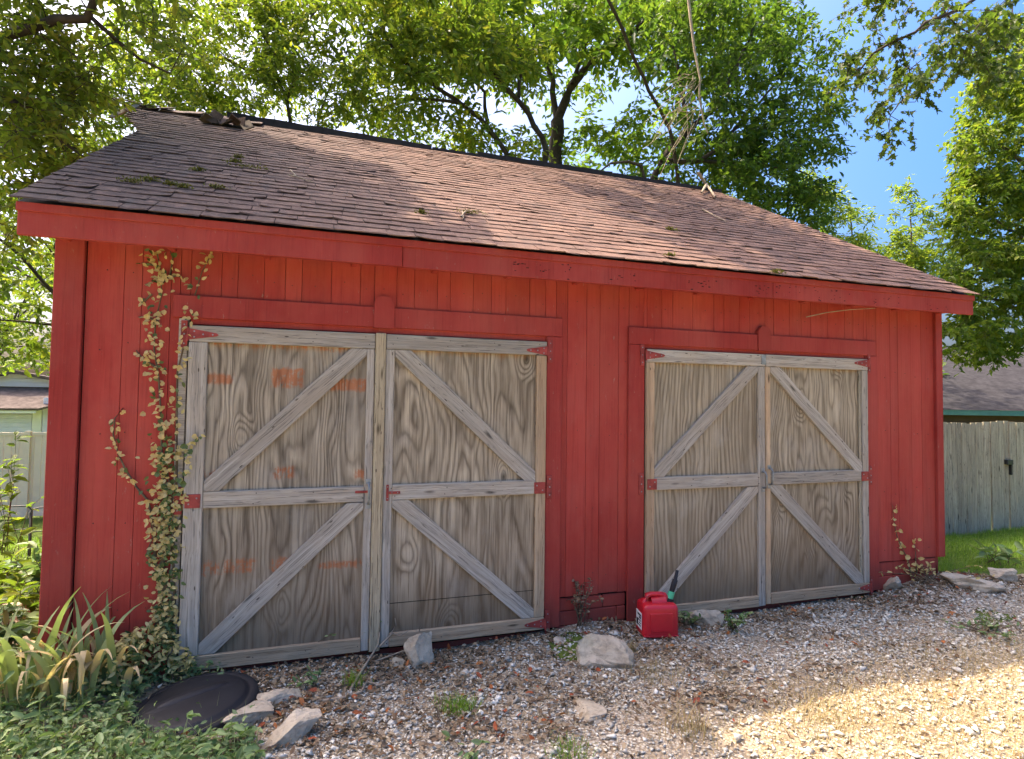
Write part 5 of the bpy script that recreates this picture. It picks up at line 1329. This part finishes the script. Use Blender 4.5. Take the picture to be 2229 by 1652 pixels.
blades('dry_grass', 'dry straw coloured grass growing through the sunlit gravel', P, .07, .0018, 'straw', .8)
# lawn right of the barn, left yard
n = 30000
P = np.stack([g.uniform(7.5, 14.5, n), g.uniform(.25, 1.72, n)], 1); P = P[(P[:, 0] > 7.45+.5*g.random(len(P)))]
blades('lawn_grass', 'green lawn between the barn and the board fence', P, .07, .003, 'grass', .5)
n = 22000
P = np.stack([g.uniform(-5.5, -.2, n), g.uniform(1.2, 9., n)], 1)
blades('yard_grass', 'sunlit grass of the yard left of the barn', P, .09, .004, 'grass', .5)
# ground cover at the bottom left: vines over soil
def s_cov(n):
    out = []
    while len(out) < n:
        px, py = g.uniform(-120, 560), g.uniform(1400, 1760)
        lim = 1430 if px < 430 else 1560
        if px > 480 and py < 1560+(px-480)*.9: continue
        if (px-428)**2/140**2+(py-1562)**2/72**2 < 1 and g.random() < .965: continue
        c = G0(px, py)
        if c[1] > -.05: continue
        out.append(c[:2])
    return np.array(out)
litter('ground_ivy', 'low green ground ivy covering the bottom left corner', 'ground cover', 5200, s_cov, .044, 'ground_leaf', .48, 'oval', .55, .045)
litter('creeper_leaves', 'larger creeper leaves standing above the ground ivy at bottom left', 'ground cover', 420, s_cov, .075, 'ground_leaf', .42, 'oval', .5, .085)
litter('ivy_litter', 'brown dead leaves between the ground ivy at bottom left', 'leaf litter', 1500, s_cov, .045, 'litter', .5, 'oval', .5, .02)
blades('ivy_grass', 'thin grass blades growing through the ground ivy at bottom left', s_cov(900), .16, .003, 'blade', .5)
def s_mound(n):
    a = g.normal(.46, .19, n); b = -np.abs(g.normal(.08, .10, n))-.03
    return np.stack([np.minimum(a, .80), np.where(a > .60, np.maximum(b, -.12), np.maximum(b, -.34))], 1)
def mound(name, label, n, mat, hmax):
    P = s_mound(n); h_ = hmax*np.exp(-((P[:, 0]-.55)/.28)**2)*g.random(n)**.7
    q = np.stack([P[:, 0], P[:, 1], gz(P[:, 0], P[:, 1])+h_], 1); s = .045*g.uniform(.6, 1.2, n)
    tag(leaves(name, q, g.normal(0, 1, (n, 3))+np.array([0, -.3, 0]), np.array([0, -.7, .7])+g.normal(0, .5, (n, 3)), s, s*.5, M[mat]), label, 'ground cover', None, 'stuff')
mound('vine_mound', 'heap of green creeper leaves at the foot of the vine', 420, 'vine_green', .30); mound('vine_mound', 'withered cream leaves heaped at the foot of the vine', 620, 'vine_yel', .34)
# planting bed left of the barn
bed = [(-.36, .45), (-.52, .95), (-.78, 1.3), (-.62, 1.75), (-.98, 1.9), (-1.25, 2.3)]
labs = ['broad leaved green plant right beside the left barn corner', 'yellow green garden plant behind the corner plant at left', 'leafy perennial at the left edge before the wire border', 'tall shrubby plant growing against the left barn wall', 'garden plant with lime leaves below the wire border', 'bushy garden plant at the far left of the bed']
for i, ((a, b), lab) in enumerate(zip(bed, labs)):
    bush('garden_plant', lab, 'plant', (a, b, float(gz(a, b))), 14, (.34, .36, .40, .62, .40, .40)[i], .15, .14, ('ground_leaf', 'leaf_right', 'leaf_right', 'ground_leaf', 'leaf_yel', 'leaf_right')[i], 'plants in the bed left of the barn', 700+i, .45, 9)
sp = at(25, 1010, 2.6)
bush('flowering_shrub', 'upright shrub with yellowish leaves before the cream fence', 'shrub', (float(sp[0]), 2.6, float(gz(sp[0], 2.6))), 7, 1.3, .10, .13, 'leaf_right', None, 720, .5, 12)
P = np.stack([g.uniform(-3.0, -.1, 3500), g.uniform(-.6, 2.8, 3500)], 1)
litter('bed_foliage', 'low mixed green foliage in the bed left of the barn', 'ground cover', 3500, lambda n: P, .10, 'leaf_right', .5, 'oval', .5, .07)
